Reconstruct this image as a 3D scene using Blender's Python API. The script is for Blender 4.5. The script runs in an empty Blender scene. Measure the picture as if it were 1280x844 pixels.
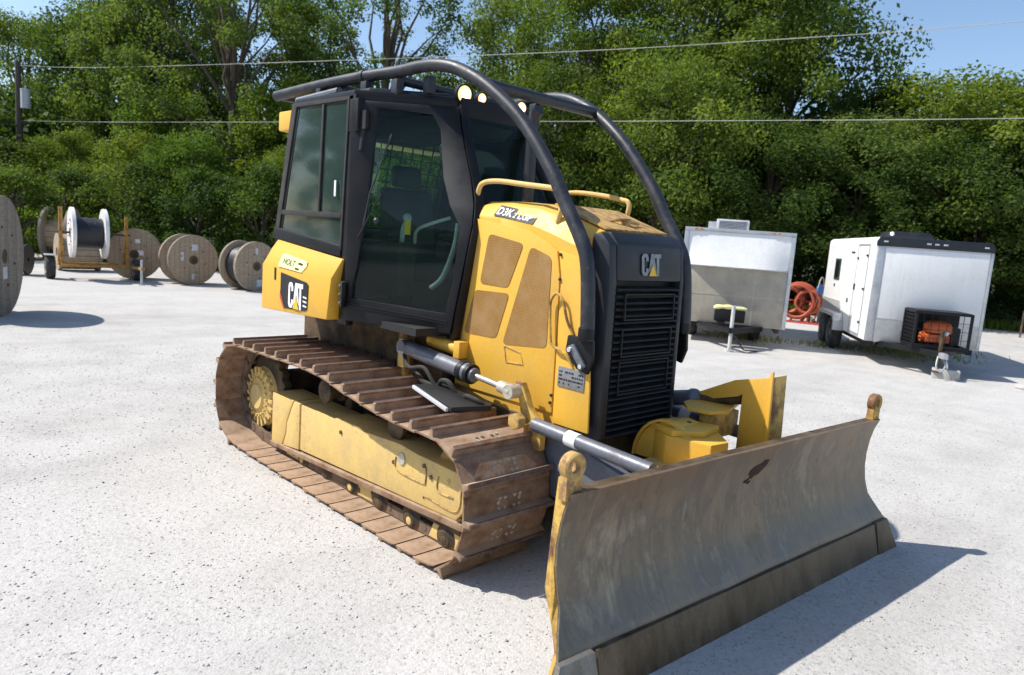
import bpy, bmesh, math, random
import numpy as np
from mathutils import Vector, Matrix
R = math.radians
random.seed(7)
rng = np.random.default_rng(11)
scene = bpy.context.scene
C = scene.collection

# ------------------------------------------------------------------ camera
YAW, PITCH, ROLL = 2.37036091, 0.14070141, 0.07310148
f = Vector((math.cos(YAW)*math.cos(PITCH), math.sin(YAW)*math.cos(PITCH), -math.sin(PITCH)))
r_ = f.cross(Vector((0, 0, 1))).normalized()
u_ = r_.cross(f)
rr = math.cos(ROLL)*r_ + math.sin(ROLL)*u_
uu = -math.sin(ROLL)*r_ + math.cos(ROLL)*u_
cam_d = bpy.data.cameras.new('camera')
cam = bpy.data.objects.new('camera', cam_d)
C.objects.link(cam)
cam.matrix_world = Matrix((( rr.x, uu.x, -f.x, 2.9025), (rr.y, uu.y, -f.y, -3.4560), (rr.z, uu.z, -f.z, 1.8525), (0, 0, 0, 1)))
cam_d.sensor_width = 36.0
cam_d.lens = 890.93/1280*36
cam_d.clip_start = 0.05
cam_d.dof.use_dof = True
cam_d.dof.focus_distance = 4.6
cam_d.dof.aperture_fstop = 2.8
cam_d.clip_end = 2000
scene.camera = cam

# ------------------------------------------------------------------ world and sun
SUN_AZ, SUN_EL = -136.0, 50.0
w = bpy.data.worlds.new("World")
scene.world = w
w.use_nodes = True
nt = w.node_tree
bg = nt.nodes['Background']
sky = nt.nodes.new('ShaderNodeTexSky')
sky.sky_type = 'NISHITA'
sky.sun_disc = False
sky.sun_elevation = R(SUN_EL)
sky.sun_rotation = R(90-SUN_AZ)
sky.air_density = 1.0
sky.dust_density = .7
sky.ozone_density = 2.2
nt.links.new(sky.outputs[0], bg.inputs[0])
bg.inputs[1].default_value = 0.13
sd = bpy.data.lights.new('sun', 'SUN')
sd.energy = 4.6
sd.angle = R(0.55)
sd.color = (1.0, 0.955, 0.88)
so = bpy.data.objects.new('sun', sd)
C.objects.link(so)
sdir = Vector((math.cos(R(SUN_AZ))*math.cos(R(SUN_EL)), math.sin(R(SUN_AZ))*math.cos(R(SUN_EL)), math.sin(R(SUN_EL))))
so.rotation_euler = sdir.to_track_quat('Z', 'Y').to_euler()
so.location = (0, 0, 30)
scene.view_settings.view_transform = 'Standard'
scene.view_settings.look = 'None'
scene.view_settings.exposure = 0.5
scene.view_settings.gamma = 1.0

# ------------------------------------------------------------------ materials
def nmat(name):
    m = bpy.data.materials.new(name); m.use_nodes = True
    t = m.node_tree; b = t.nodes['Principled BSDF']
    return m, t, b
def noise(t, scale, detail=4, rough=.6, coord='Object', stretch=None, dist=0.0):
    tc = t.nodes.new('ShaderNodeTexCoord')
    mp = t.nodes.new('ShaderNodeMapping')
    if stretch: mp.inputs['Scale'].default_value = stretch
    t.links.new(tc.outputs[coord], mp.inputs[0])
    n = t.nodes.new('ShaderNodeTexNoise')
    n.inputs['Scale'].default_value = scale; n.inputs['Detail'].default_value = detail
    n.inputs['Roughness'].default_value = rough; n.inputs['Distortion'].default_value = dist
    t.links.new(mp.outputs[0], n.inputs['Vector'])
    return n.outputs['Fac']
def ramp(t, fac, stops):
    r = t.nodes.new('ShaderNodeValToRGB')
    e = r.color_ramp.elements
    while len(e) < len(stops): e.new(0.5)
    for i, (p, c) in enumerate(stops):
        e[i].position = p; e[i].color = (*c, 1) if len(c) == 3 else c
    t.links.new(fac, r.inputs[0])
    return r.outputs[0]
def mix(t, fac, a, b, mode='MIX'):
    m = t.nodes.new('ShaderNodeMix'); m.data_type = 'RGBA'; m.blend_type = mode
    if isinstance(fac, (int, float)): m.inputs[0].default_value = fac
    else: t.links.new(fac, m.inputs[0])
    for k, v in ((6, a), (7, b)):
        if isinstance(v, tuple): m.inputs[k].default_value = (*v, 1)
        else: t.links.new(v, m.inputs[k])
    return m.outputs[2]
def bump(t, b, h, strength=.3, dist=.01):
    n = t.nodes.new('ShaderNodeBump'); n.inputs['Strength'].default_value = strength; n.inputs['Distance'].default_value = dist
    t.links.new(h, n.inputs['Height']); t.links.new(n.outputs[0], b.inputs['Normal'])
    return n
def worn(name, base, dirt, rough=.5, metal=0., amt=(.45, .75), scale=5, spec=.5, bmp=.1, fine=60, stretch=None, var=.10):
    m, t, b = nmat(name)
    n1 = noise(t, scale, 8, .68, stretch=stretch)
    n2 = noise(t, fine, 3, .6)
    f1 = ramp(t, n1, [(amt[0], (0, 0, 0)), (amt[1], (1, 1, 1))])
    c = mix(t, f1, base, dirt)
    v = ramp(t, n2, [(.3, (1-var*1.3,)*3), (.7, (1+var*.8,)*3)])
    c = mix(t, 1.0, c, v, 'MULTIPLY')
    t.links.new(c, b.inputs['Base Color'])
    rr_ = ramp(t, n1, [(.3, (rough-.1,)*3), (.75, (min(1, rough+.22),)*3)])
    t.links.new(rr_, b.inputs['Roughness'])
    b.inputs['Metallic'].default_value = metal
    b.inputs['Specular IOR Level'].default_value = spec
    bump(t, b, n2, bmp, .004)
    return m
M = {}
M['yellow'] = worn('yellow_paint', (.74, .415, .048), (.58, .36, .09), .48, amt=(.46, .82), scale=2.2, bmp=.03, var=.04)
M['yellow_dusty'] = worn('dusty_yellow_paint', (.66, .46, .15), (.50, .36, .17), .62, amt=(.42, .74), scale=4, bmp=.12, var=.05)
M['yellow_rusty'] = worn('rusty_yellow_paint', (.60, .38, .08), (.17, .08, .035), .6, amt=(.42, .62), scale=7, bmp=.2)
M['under'] = worn('dirty_shaded_underside', (.105, .062, .022), (.035, .024, .017), .7, amt=(.4, .6), scale=6)  # dirty yellow-brown, darkened for the shade under the deck and inside the tracks
M['screen'] = None
M['black'] = worn('black_paint', (.0055, .0055, .0075), (.012, .012, .014), .45, amt=(.5, .85), scale=4, bmp=.02, spec=.33)
M['sweep'] = worn('scuffed_dark_tube_paint', (.018, .0195, .026), (.055, .055, .06), .42, amt=(.48, .78), scale=9, bmp=.12, fine=90)
M['grille'] = worn('dusty_black_grille', (.005, .005, .006), (.022, .020, .018), .6, amt=(.45, .75), scale=6)
M['shell'] = worn('slate_grey_paint', (.010, .0125, .019), (.024, .026, .030), .45, amt=(.5, .8), scale=5, bmp=.04)
M['rubber'] = worn('black_rubber', (.018, .018, .018), (.06, .055, .05), .8, scale=8)
M['shoe'] = worn('rusty_track_steel', (.155, .068, .031), (.34, .23, .15), .62, metal=.15, amt=(.33, .60), scale=7, bmp=.35, fine=120)
M['shoe_edge'] = worn('polished_grouser_steel', (.26, .19, .155), (.16, .085, .055), .42, metal=.55, amt=(.4, .65), scale=14, bmp=.2)
M['chain'] = worn('muddy_track_chain', (.10, .058, .035), (.20, .14, .095), .8, amt=(.35, .65), scale=12, bmp=.4)
M['cyl'] = worn('grey_cylinder_paint', (.15, .16, .19), (.09, .09, .10), .38, amt=(.45, .7), scale=8, metal=.2)
M['chrome'] = worn('chrome_rod', (.85, .85, .84), (.7, .7, .68), .15, metal=1.0, scale=4, bmp=0)
M['hub'] = worn('dusty_ochre_hub', (.52, .33, .10), (.22, .12, .06), .65, amt=(.42, .62), scale=18, bmp=.3)
M['pale'] = worn('pale_bare_metal', (.50, .47, .40), (.28, .24, .18), .5, metal=.3, scale=10)
M['dark'] = worn('dark_interior_plastic', (.010, .011, .012), (.02, .02, .02), .6, scale=5)
M['glassgrey'] = worn('light_grey_plastic', (.42, .45, .45), (.3, .32, .32), .4, scale=5)
M['white_print'] = worn('white_print', (.80, .80, .80), (.66, .66, .66), .5, bmp=0)
M['yellow_print'] = worn('yellow_print', (.80, .50, .03), (.7, .45, .04), .5, bmp=0)
M['red_print'] = worn('red_print', (.55, .06, .04), (.45, .08, .05), .5, bmp=0)
M['cream_print'] = worn('cream_yellow_sticker', (.86, .80, .36), (.8, .74, .4), .5, bmp=0)
M['green_print'] = worn('green_print', (.10, .17, .03), (.1, .14, .03), .5, bmp=0)
M['plate_grey'] = worn('grey_label_plate', (.24, .25, .27), (.15, .15, .16), .4, metal=.2, scale=25, bmp=0)
M['tan_metal'] = worn('tan_dusty_aluminium', (.44, .39, .31), (.34, .30, .24), .5, metal=.15, amt=(.4, .65), scale=2.2)
M['white_panel'] = worn('white_trailer_skin', (.80, .80, .79), (.68, .67, .64), .32, amt=(.5, .85), scale=1.6, bmp=.03)
M['alu'] = worn('aluminium_trim', (.55, .56, .58), (.40, .40, .41), .38, metal=.6, scale=6)
M['diamond'] = worn('silver_tread_plate', (.50, .50, .50), (.36, .35, .34), .42, metal=.5, scale=8, bmp=.8, fine=70)
M['tyre'] = worn('tyre_rubber', (.022, .022, .022), (.10, .095, .085), .85, scale=9)
M['wheel_white'] = worn('white_wheel_steel', (.60, .60, .58), (.35, .33, .3), .5, scale=9)
M['concrete'] = worn('concrete_block', (.48, .46, .42), (.36, .34, .31), .9, scale=14, bmp=.5)
M['orange'] = worn('orange_plastic', (.62, .13, .03), (.42, .09, .03), .5, scale=6)
M['blue'] = worn('blue_plastic', (.05, .17, .42), (.06, .13, .3), .5, scale=6)
M['acgrey'] = worn('pale_grey_casing', (.55, .57, .60), (.42, .43, .45), .45, scale=6)
M['ochre'] = worn('ochre_rusty_frame_paint', (.42, .22, .035), (.18, .09, .03), .6, scale=9, amt=(.4, .65))
M['white_flange'] = worn('white_flange_paint', (.78, .76, .74), (.62, .58, .54), .5, scale=5)
M['cable'] = worn('black_cable', (.012, .012, .015), (.03, .03, .034), .42, scale=9)
M['bark'] = worn('grey_brown_bark', (.105, .082, .058), (.05, .038, .028), .9, scale=9, bmp=.8, stretch=(1, 1, .25))
M['pole'] = worn('weathered_pole_wood', (.09, .075, .06), (.05, .042, .035), .9, scale=9, stretch=(1, 1, .2))
M['wire'] = worn('aluminium_wire', (.45, .44, .40), (.4, .38, .34), .5, scale=9)
M['stone_a'] = worn('pale_limestone', (.46, .45, .44), (.36, .35, .33), .9, scale=20)
M['stone_b'] = worn('dark_pebble', (.27, .25, .23), (.19, .175, .16), .9, scale=20)
M['soil'] = worn('dark_woodland_soil', (.045, .045, .022), (.07, .055, .03), 1.0, scale=1.5)  # dark soil tone, mottled at random

# paint chips and grime specks
def chips(mat, col, thr=.66, sc=34, amt=.8):
    t = mat.node_tree; b = t.nodes['Principled BSDF']; src = b.inputs['Base Color'].links[0].from_socket
    a = ramp(t, noise(t, sc, 4, .75), [(thr, (0, 0, 0)), (thr+.035, (amt,)*3)])
    m2 = ramp(t, noise(t, 2.3, 4, .6), [(.45, (0, 0, 0)), (.62, (1, 1, 1))])
    t.links.new(mix(t, mix(t, 1.0, a, m2, 'MULTIPLY'), src, col), b.inputs['Base Color'])
def streaks(mat, col, amt=.5):
    t = mat.node_tree; b = t.nodes['Principled BSDF']; src = b.inputs['Base Color'].links[0].from_socket
    a = ramp(t, noise(t, 16, 6, .7, stretch=(1, 1, .07)), [(.52, (0, 0, 0)), (.72, (amt,)*3)])
    m2 = ramp(t, noise(t, 1.4, 4, .6), [(.42, (0, 0, 0)), (.64, (1, 1, 1))])
    t.links.new(mix(t, mix(t, 1.0, a, m2, 'MULTIPLY'), src, col), b.inputs['Base Color'])
chips(M['edge'], (.26, .20, .13), .56, 30) if 'edge' in M else None
chips(M['yellow'], (.16, .085, .035)); streaks(M['yellow'], (.46, .30, .12), .5)
chips(M['yellow_dusty'], (.17, .09, .04), .60, 26); streaks(M['yellow_dusty'], (.33, .22, .11), .7)
streaks(M['white_panel'], (.42, .39, .33), .35); chips(M['sweep'], (.16, .15, .14), .63, 40); chips(M['black'], (.035, .034, .034), .68, 40, .5)
streaks(M['tan_metal'], (.28, .23, .16), .5)
# settled dust on the upward faces of the shoes
def dusty(mat, col, amt):
    t = mat.node_tree; b = t.nodes['Principled BSDF']; src = b.inputs['Base Color'].links[0].from_socket
    ge = t.nodes.new('ShaderNodeNewGeometry'); sp_ = t.nodes.new('ShaderNodeSeparateXYZ'); t.links.new(ge.outputs['Normal'], sp_.inputs[0])
    up = ramp(t, sp_.outputs['Z'], [(.55, (0, 0, 0)), (.9, (amt,)*3)])
    n_ = ramp(t, noise(t, 9, 7, .7), [(.35, (.25,)*3), (.62, (1, 1, 1))])
    t.links.new(mix(t, mix(t, 1.0, up, n_, 'MULTIPLY'), src, col), b.inputs['Base Color'])
dusty(M['shoe'], (.42, .305, .21), .75)
dusty(M['under'], (.22, .16, .10), .6)
dusty(M['rubber'], (.12, .11, .095), .4)
# perforated screen
m, t, b = nmat('brown_perforated_screen')
tc = t.nodes.new('ShaderNodeTexCoord')
vo = t.nodes.new('ShaderNodeTexVoronoi'); vo.inputs['Scale'].default_value = 95; vo.inputs['Randomness'].default_value = .0
t.links.new(tc.outputs['Object'], vo.inputs['Vector'])
dots = ramp(t, vo.outputs['Distance'], [(.28, (.12, .058, .012)), (.42, (.34, .175, .035))])
nn = noise(t, 6, 6, .6)
cc = mix(t, ramp(t, nn, [(.4, (0, 0, 0)), (.75, (1, 1, 1))]), dots, (.33, .20, .08))
t.links.new(cc, b.inputs['Base Color']); b.inputs['Roughness'].default_value = .6
M['screen'] = m

# wood (planks are separate pieces; grain only)
def wood(name, a, bcol, gs=(1, 1, 9)):
    m, t, b = nmat(name)
    g = noise(t, 7, 6, .65, stretch=gs)
    oi = t.nodes.new('ShaderNodeObjectInfo')
    c = ramp(t, g, [(.3, a), (.7, bcol)])
    v = ramp(t, oi.outputs['Random'], [(0, (.72, .72, .74)), (1, (1.18, 1.12, 1.05))])
    c = mix(t, 1.0, c, v, 'MULTIPLY')
    t.links.new(c, b.inputs['Base Color']); b.inputs['Roughness'].default_value = .85
    bump(t, b, g, .5, .01)
    return m
M['wood'] = wood('weathered_reel_planks', (.25, .195, .135), (.47, .385, .28))
M['wood_dark'] = wood('grey_reel_planks', (.19, .16, .125), (.37, .315, .25))

# blade steel
m, t, b = nmat('worn_steel_painted_reflection')
n1 = noise(t, 2.6, 9, .72, stretch=(.2, 1.0, .6), dist=.25)
n2 = noise(t, 22, 7, .72, stretch=(.06, 1.0, .13))
n3 = noise(t, 1.3, 5, .6)
base = ramp(t, n1, [(.32, (.080, .056, .036)), (.45, (.175, .142, .105)), (.55, (.120, .105, .088)), (.68, (.27, .235, .18))])
strk = ramp(t, n2, [(.38, (.55, .52, .47)), (.62, (1.35, 1.35, 1.35))])
c = mix(t, .42, base, strk, 'MULTIPLY')
tc = t.nodes.new('ShaderNodeTexCoord'); sp = t.nodes.new('ShaderNodeSeparateXYZ')
t.links.new(tc.outputs['Object'], sp.inputs[0])
top = ramp(t, sp.outputs['Z'], [(.55, (0, 0, 0)), (.85, (1, 1, 1))])
low = ramp(t, sp.outputs['Z'], [(.02, (1, 1, 1)), (.35, (0, 0, 0))])
c = mix(t, mix(t, 1., top, ramp(t, n3, [(.4, (.2, .2, .2)), (.6, (.9, .9, .9))]), 'MULTIPLY'), c, (.165, .100, .058))
c = mix(t, mix(t, 1., low, ramp(t, n3, [(.35, (.1, .1, .1)), (.6, (.6, .6, .6))]), 'MULTIPLY'), c, (.13, .14, .16))  # blue-grey reflection of sky and ground painted into the lower face
sc1 = ramp(t, noise(t, 30, 6, .8, stretch=(.05, 1, .035)), [(.60, (0, 0, 0)), (.72, (.55, .55, .55))])
c = mix(t, sc1, c, (.36, .33, .27))
sc2 = ramp(t, noise(t, 14, 8, .75, stretch=(.2, 1, .5)), [(.60, (0, 0, 0)), (.70, (.8, .8, .8))])
c = mix(t, sc2, c, (.075, .045, .026))
c = mix(t, 1.0, c, (1.22, 1.17, 1.08), 'MULTIPLY')
t.links.new(c, b.inputs['Base Color'])
b.inputs['Metallic'].default_value = .38
t.links.new(ramp(t, n2, [(.3, (.34,)*3), (.7, (.58,)*3)]), b.inputs['Roughness'])
bump(t, b, n2, .12, .004)
M['blade'] = m
M['edge'] = worn('brown_worn_edge_steel', (.080, .052, .028), (.19, .145, .092), .5, metal=.45, amt=(.4, .7), scale=6, bmp=.2, stretch=(1, 1, .3))
M['endbit'] = worn('grey_end_bit_steel', (.22, .21, .19), (.14, .11, .08), .45, metal=.5, scale=8, bmp=.2)
M['rust'] = worn('dark_rust_stain', (.030, .014, .009), (.07, .032, .018), .9, scale=25)

# glass
def glass(name, tint, rough=.05, alpha=.6, ior=1.42):
    m, t, b = nmat(name)
    t.nodes.remove(b)
    out = t.nodes['Material Output']
    tr = t.nodes.new('ShaderNodeBsdfTransparent'); tr.inputs[0].default_value = (*tint, 1)
    gl = t.nodes.new('ShaderNodeBsdfGlossy'); gl.inputs['Roughness'].default_value = rough
    fr = t.nodes.new('ShaderNodeFresnel'); fr.inputs['IOR'].default_value = ior
    df = t.nodes.new('ShaderNodeBsdfDiffuse'); df.inputs[0].default_value = (.22, .38, .34, 1)
    ms0 = t.nodes.new('ShaderNodeMixShader'); ms0.inputs[0].default_value = alpha
    t.links.new(tr.outputs[0], ms0.inputs[2]); t.links.new(df.outputs[0], ms0.inputs[1])
    ms = t.nodes.new('ShaderNodeMixShader')
    t.links.new(fr.outputs[0], ms.inputs[0]); t.links.new(ms0.outputs[0], ms.inputs[1]); t.links.new(gl.outputs[0], ms.inputs[2])
    t.links.new(ms.outputs[0], out.inputs[0])
    return m
M['glass'] = glass('green_tinted_window_glass', (.62, .86, .78), alpha=.88, ior=1.6)
M['glass_door'] = glass('green_tinted_door_glass', (.66, .86, .76), alpha=.98, ior=1.30)
M['glass_front'] = glass('dark_green_windshield', (.40, .58, .54), alpha=.98, ior=1.28)
M['glass_dark'] = glass('dark_tinted_glass', (.10, .12, .12), alpha=.95)
def emis(name, col, s):
    m, t, b = nmat(name)
    b.inputs['Base Color'].default_value = (.8, .75, .6, 1)
    b.inputs['Emission Color'].default_value = (*col, 1); b.inputs['Emission Strength'].default_value = s
    return m
M['lamp'] = emis('lit_work_light', (1.0, .58, .20), 1.1)
M['lamp_core'] = emis('lamp_filament_glow', (1.0, .84, .55), 5)
M['lamp_amber'] = worn('amber_lens', (.55, .18, .02), (.5, .16, .02), .3)

# leaves: tint attribute per leaf + per tree
def leafmat(name, ramp_stops, trans=.42):
    m, t, b = nmat(name)
    at = t.nodes.new('ShaderNodeAttribute'); at.attribute_name = 'tint'
    oi = t.nodes.new('ShaderNodeObjectInfo')
    c = ramp(t, at.outputs['Fac'], ramp_stops)
    v = ramp(t, oi.outputs['Random'], [(0, (.80, .88, .80)), (.5, (1, 1, 1)), (1, (1.16, 1.06, .80))])
    c = mix(t, 1.0, c, v, 'MULTIPLY')
    t.links.new(c, b.inputs['Base Color'])
    b.inputs['Roughness'].default_value = .7
    b.inputs['Specular IOR Level'].default_value = .2
    tl = t.nodes.new('ShaderNodeBsdfTranslucent')
    t.links.new(mix(t, 1.0, c, (1.5, 1.6, .6), 'MULTIPLY'), tl.inputs[0])
    ms = t.nodes.new('ShaderNodeMixShader'); ms.inputs[0].default_value = trans
    t.links.new(b.outputs[0], ms.inputs[1]); t.links.new(tl.outputs[0], ms.inputs[2])
    t.links.new(ms.outputs[0], t.nodes['Material Output'].inputs[0])
    return m
M['leaf'] = leafmat('broad_green_leaves', [(0, (.036, .070, .013)), (.35, (.092, .142, .024)), (.7, (.168, .218, .040)), (1, (.235, .27, .06))])
M['leaf_dark'] = leafmat('dark_and_shade_toned_leaves', [(0, (.020, .043, .010)), (.5, (.054, .092, .019)), (1, (.12, .165, .034))])  # darker tone; on bushes and back trees it carries the under-canopy shade
M['leaf_silver'] = leafmat('grey_green_cottonwood_leaves', [(0, (.050, .085, .022)), (.5, (.11, .162, .042)), (1, (.19, .235, .08))])
M['leaf_bright'] = leafmat('bright_young_leaves', [(0, (.050, .09, .015)), (.5, (.108, .168, .026)), (1, (.175, .24, .044))])
M['weed'] = leafmat('yellow_green_weeds', [(0, (.20, .21, .08)), (.6, (.32, .32, .14)), (1, (.46, .42, .24))], .25)

# gravel ground
m, t, b = nmat('pale_crushed_limestone_gravel')
g0 = noise(t, .16, 6, .6)
g1 = noise(t, 1.6, 7, .62)
g2 = noise(t, 32, 4, .75)
vo = t.nodes.new('ShaderNodeTexVoronoi'); vo.inputs['Scale'].default_value = 80
tcv = t.nodes.new('ShaderNodeTexCoord'); t.links.new(tcv.outputs['Object'], vo.inputs['Vector'])
g3 = noise(t, 130, 3, .7)
c = ramp(t, g1, [(.28, (.36, .346, .326)), (.5, (.435, .42, .398)), (.72, (.485, .471, .45))])
c = mix(t, ramp(t, g0, [(.42, (0, 0, 0)), (.62, (.6, .6, .6))]), c, (.49, .479, .463))
trk = noise(t, .9, 5, .6, stretch=(1.0, .16, 1), dist=.5)
c = mix(t, ramp(t, trk, [(.50, (0, 0, 0)), (.62, (.35, .35, .35))]), c, (.33, .32, .305))
c = mix(t, .8, c, ramp(t, g2, [(.33, (.80, .79, .78)), (.5, (1, 1, 1)), (.68, (1.10, 1.10, 1.10))]), 'MULTIPLY')
c = mix(t, .75, c, ramp(t, g3, [(.30, (.72, .70, .68)), (.46, (1, 1, 1)), (.7, (1.15, 1.15, 1.15))]), 'MULTIPLY')
hs = t.nodes.new('ShaderNodeSeparateColor'); t.links.new(vo.outputs['Color'], hs.inputs[0])
c = mix(t, .8, c, ramp(t, hs.outputs[0], [(.0, (.62, .6, .57)), (.09, (.98, .98, .98)), (.9, (1.05, 1.05, 1.05))]), 'MULTIPLY')
t.links.new(c, b.inputs['Base Color'])
b.inputs['Roughness'].default_value = .95; b.inputs['Specular IOR Level'].default_value = .15
ad = t.nodes.new('ShaderNodeMath'); ad.operation = 'MULTIPLY_ADD'; ad.inputs[1].default_value = -.5
t.links.new(vo.outputs['Distance'], ad.inputs[0]); t.links.new(g2, ad.inputs[2])
bump(t, b, ad.outputs[0], .42, .009)
M['gravel'] = m

# ------------------------------------------------------------------ mesh builder
class MB:
    def __init__(s): s.v = []; s.f = []
    def add(s, vs, fs):
        n = len(s.v); s.v += [tuple(p) for p in vs]; s.f += [tuple(i+n for i in q) for q in fs]; return s
    def box(s, a, b):
        x0, y0, z0 = (min(a[i], b[i]) for i in range(3)); x1, y1, z1 = (max(a[i], b[i]) for i in range(3))
        return s.add([(x0,y0,z0),(x1,y0,z0),(x1,y1,z0),(x0,y1,z0),(x0,y0,z1),(x1,y0,z1),(x1,y1,z1),(x0,y1,z1)],
                     [(0,3,2,1),(4,5,6,7),(0,1,5,4),(1,2,6,5),(2,3,7,6),(3,0,4,7)])
    def obb(s, c, ax, ay, az, hx, hy, hz):
        c = Vector(c); ax = Vector(ax).normalized()*hx; ay = Vector(ay).normalized()*hy; az = Vector(az).normalized()*hz
        vs = [c+sx*ax+sy*ay+sz*az for sz in (-1, 1) for sx, sy in ((-1,-1),(1,-1),(1,1),(-1,1))]
        return s.add(vs, [(0,3,2,1),(4,5,6,7),(0,1,5,4),(1,2,6,5),(2,3,7,6),(3,0,4,7)])
    def bar(s, p0, p1, wdt, hgt, up=(0, 0, 1)):
        p0 = Vector(p0); p1 = Vector(p1); d = p1-p0; L = d.length; d.normalize()
        sd_ = d.cross(Vector(up))
        if sd_.length < 1e-4: sd_ = d.cross(Vector((1, 0, 0)))
        sd_.normalize(); u = sd_.cross(d)
        return s.obb((p0+p1)/2, d, sd_, u, L/2, wdt/2, hgt/2)
    def prism(s, poly, axis, a, b):
        # poly: list of 2d points; axis 'y': (x,z) extruded in y ; 'x': (y,z) ; 'z': (x,y)
        def P(p, k): return {'y': (p[0], k, p[1]), 'x': (k, p[0], p[1]), 'z': (p[0], p[1], k)}[axis]
        n = len(poly); vs = [P(p, a) for p in poly]+[P(p, b) for p in poly]
        fs = [tuple(range(n)), tuple(range(2*n-1, n-1, -1))]+[(i, i+n, (i+1) % n+n, (i+1) % n) for i in range(n)]
        return s.add(vs, fs)
    def tube(s, pts, r, n=12, caps=True):
        pts = [Vector(p) for p in pts]; k = len(pts)
        rs = r if isinstance(r, (list, tuple)) else [r]*k
        up = None; rings = []
        for i in range(k):
            d = (pts[min(i+1, k-1)]-pts[max(i-1, 0)]).normalized()
            if up is None:
                up = Vector((0, 0, 1)) if abs(d.z) < .9 else Vector((1, 0, 0))
            up = (up-d*up.dot(d)).normalized(); sd_ = d.cross(up)
            rings.append([pts[i]+rs[i]*(math.cos(2*math.pi*j/n)*up+math.sin(2*math.pi*j/n)*sd_) for j in range(n)])
        vs = [p for q in rings for p in q]
        fs = [(i*n+j, i*n+(j+1) % n, (i+1)*n+(j+1) % n, (i+1)*n+j) for i in range(k-1) for j in range(n)]
        if caps: fs += [tuple(range(n-1, -1, -1)), tuple((k-1)*n+j for j in range(n))]
        return s.add(vs, fs)
    def cyl(s, p0, p1, r0, r1=None, n=24):
        return s.tube([p0, p1], [r0, r0 if r1 is None else r1], n)
    def sphere(s, c, r, n=12, sc=(1, 1, 1)):
        vs = []; fs = []; mrows = n//2
        for i in range(mrows+1):
            th = math.pi*i/mrows
            for j in range(n):
                ph = 2*math.pi*j/n
                vs.append((c[0]+r*sc[0]*math.sin(th)*math.cos(ph), c[1]+r*sc[1]*math.sin(th)*math.sin(ph), c[2]+r*sc[2]*math.cos(th)))
        for i in range(mrows):
            for j in range(n): fs.append((i*n+j, i*n+(j+1) % n, (i+1)*n+(j+1) % n, (i+1)*n+j))
        return s.add(vs, fs)
    def lathe(s, prof, c, axis, n=32):
        # prof: list (r, a); axis vector
        ax = Vector(axis).normalized(); e = Vector((0, 0, 1)) if abs(ax.z) < .9 else Vector((1, 0, 0))
        e = (e-ax*e.dot(ax)).normalized(); g = ax.cross(e); c = Vector(c)
        vs = [c+ax*a+r*(math.cos(2*math.pi*j/n)*e+math.sin(2*math.pi*j/n)*g) for r, a in prof for j in range(n)]
        k = len(prof)
        fs = [(i*n+j, i*n+(j+1) % n, (i+1)*n+(j+1) % n, (i+1)*n+j) for i in range(k-1) for j in range(n)]
        return s.add(vs, fs)
    def frame_loop(s, outer, inner, off):
        # outer / inner: equal-length 3d loops; off: thickness vector or list
        n = len(outer); offs = off if isinstance(off, list) else [Vector(off)]*n
        vs = [Vector(p) for p in outer]+[Vector(p) for p in inner]+[Vector(p)+o for p, o in zip(outer, offs)]+[Vector(p)+o for p, o in zip(inner, offs)]
        fs = []
        for i in range(n):
            j = (i+1) % n
            fs += [(i, j, n+j, n+i), (2*n+i, 3*n+i, 3*n+j, 2*n+j), (i, 2*n+i, 2*n+j, j), (n+i, n+j, 3*n+j, 3*n+i)]
        return s.add(vs, fs)
    def mesh(s, name, mat, smooth=30, bevel=None):
        me = bpy.data.meshes.new(name)
        me.from_pydata([tuple(v) for v in s.v], [], s.f); me.update()
        bm = bmesh.new(); bm.from_mesh(me); bmesh.ops.recalc_face_normals(bm, faces=bm.faces)
        if bevel:
            eds = [e for e in bm.edges if len(e.link_faces) == 2 and e.calc_face_angle(0) > R(35)]
            bmesh.ops.bevel(bm, geom=eds, offset=bevel, segments=2, profile=.6, affect='EDGES', clamp_overlap=True)
        bm.to_mesh(me); bm.free()
        if smooth:
            me.polygons.foreach_set('use_smooth', [True]*len(me.polygons))
            me.set_sharp_from_angle(angle=R(smooth))
        if mat is not None: me.materials.append(mat)
        return me
    def build(s, name, mat, parent=None, smooth=30, bevel=None, loc=None, label=None):
        o = bpy.data.objects.new(name, s.mesh(name, M[mat] if isinstance(mat, str) else mat, smooth, bevel))
        C.objects.link(o)
        if parent is not None: o.parent = parent
        if loc is not None: o.location = loc
        if label: o['label'] = label
        return o
def thing(name, label, cat, loc=(0, 0, 0), rz=0, group=None):
    o = bpy.data.objects.new(name, None); C.objects.link(o)
    o.location = loc; o.rotation_euler = (0, 0, rz); o['label'] = label; o['category'] = cat; o.empty_display_size = .3
    if group: o['group'] = group
    return o
def tag(o, label, cat, group=None):
    o['label'] = label; o['category'] = cat
    if group: o['group'] = group
    return o
def inst(src, parent=None, loc=None, rot=None, scale=None, name=None):
    o = src.copy(); C.objects.link(o)
    if parent is not None: o.parent = parent
    if loc is not None: o.location = loc
    if rot is not None: o.rotation_euler = rot
    if scale is not None: o.scale = scale
    return o
def newobj(name, me, parent=None, loc=(0, 0, 0), rot=(0, 0, 0)):
    o = bpy.data.objects.new(name, me); C.objects.link(o); o.parent = parent; o.location = loc; o.rotation_euler = rot
    return o
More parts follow.
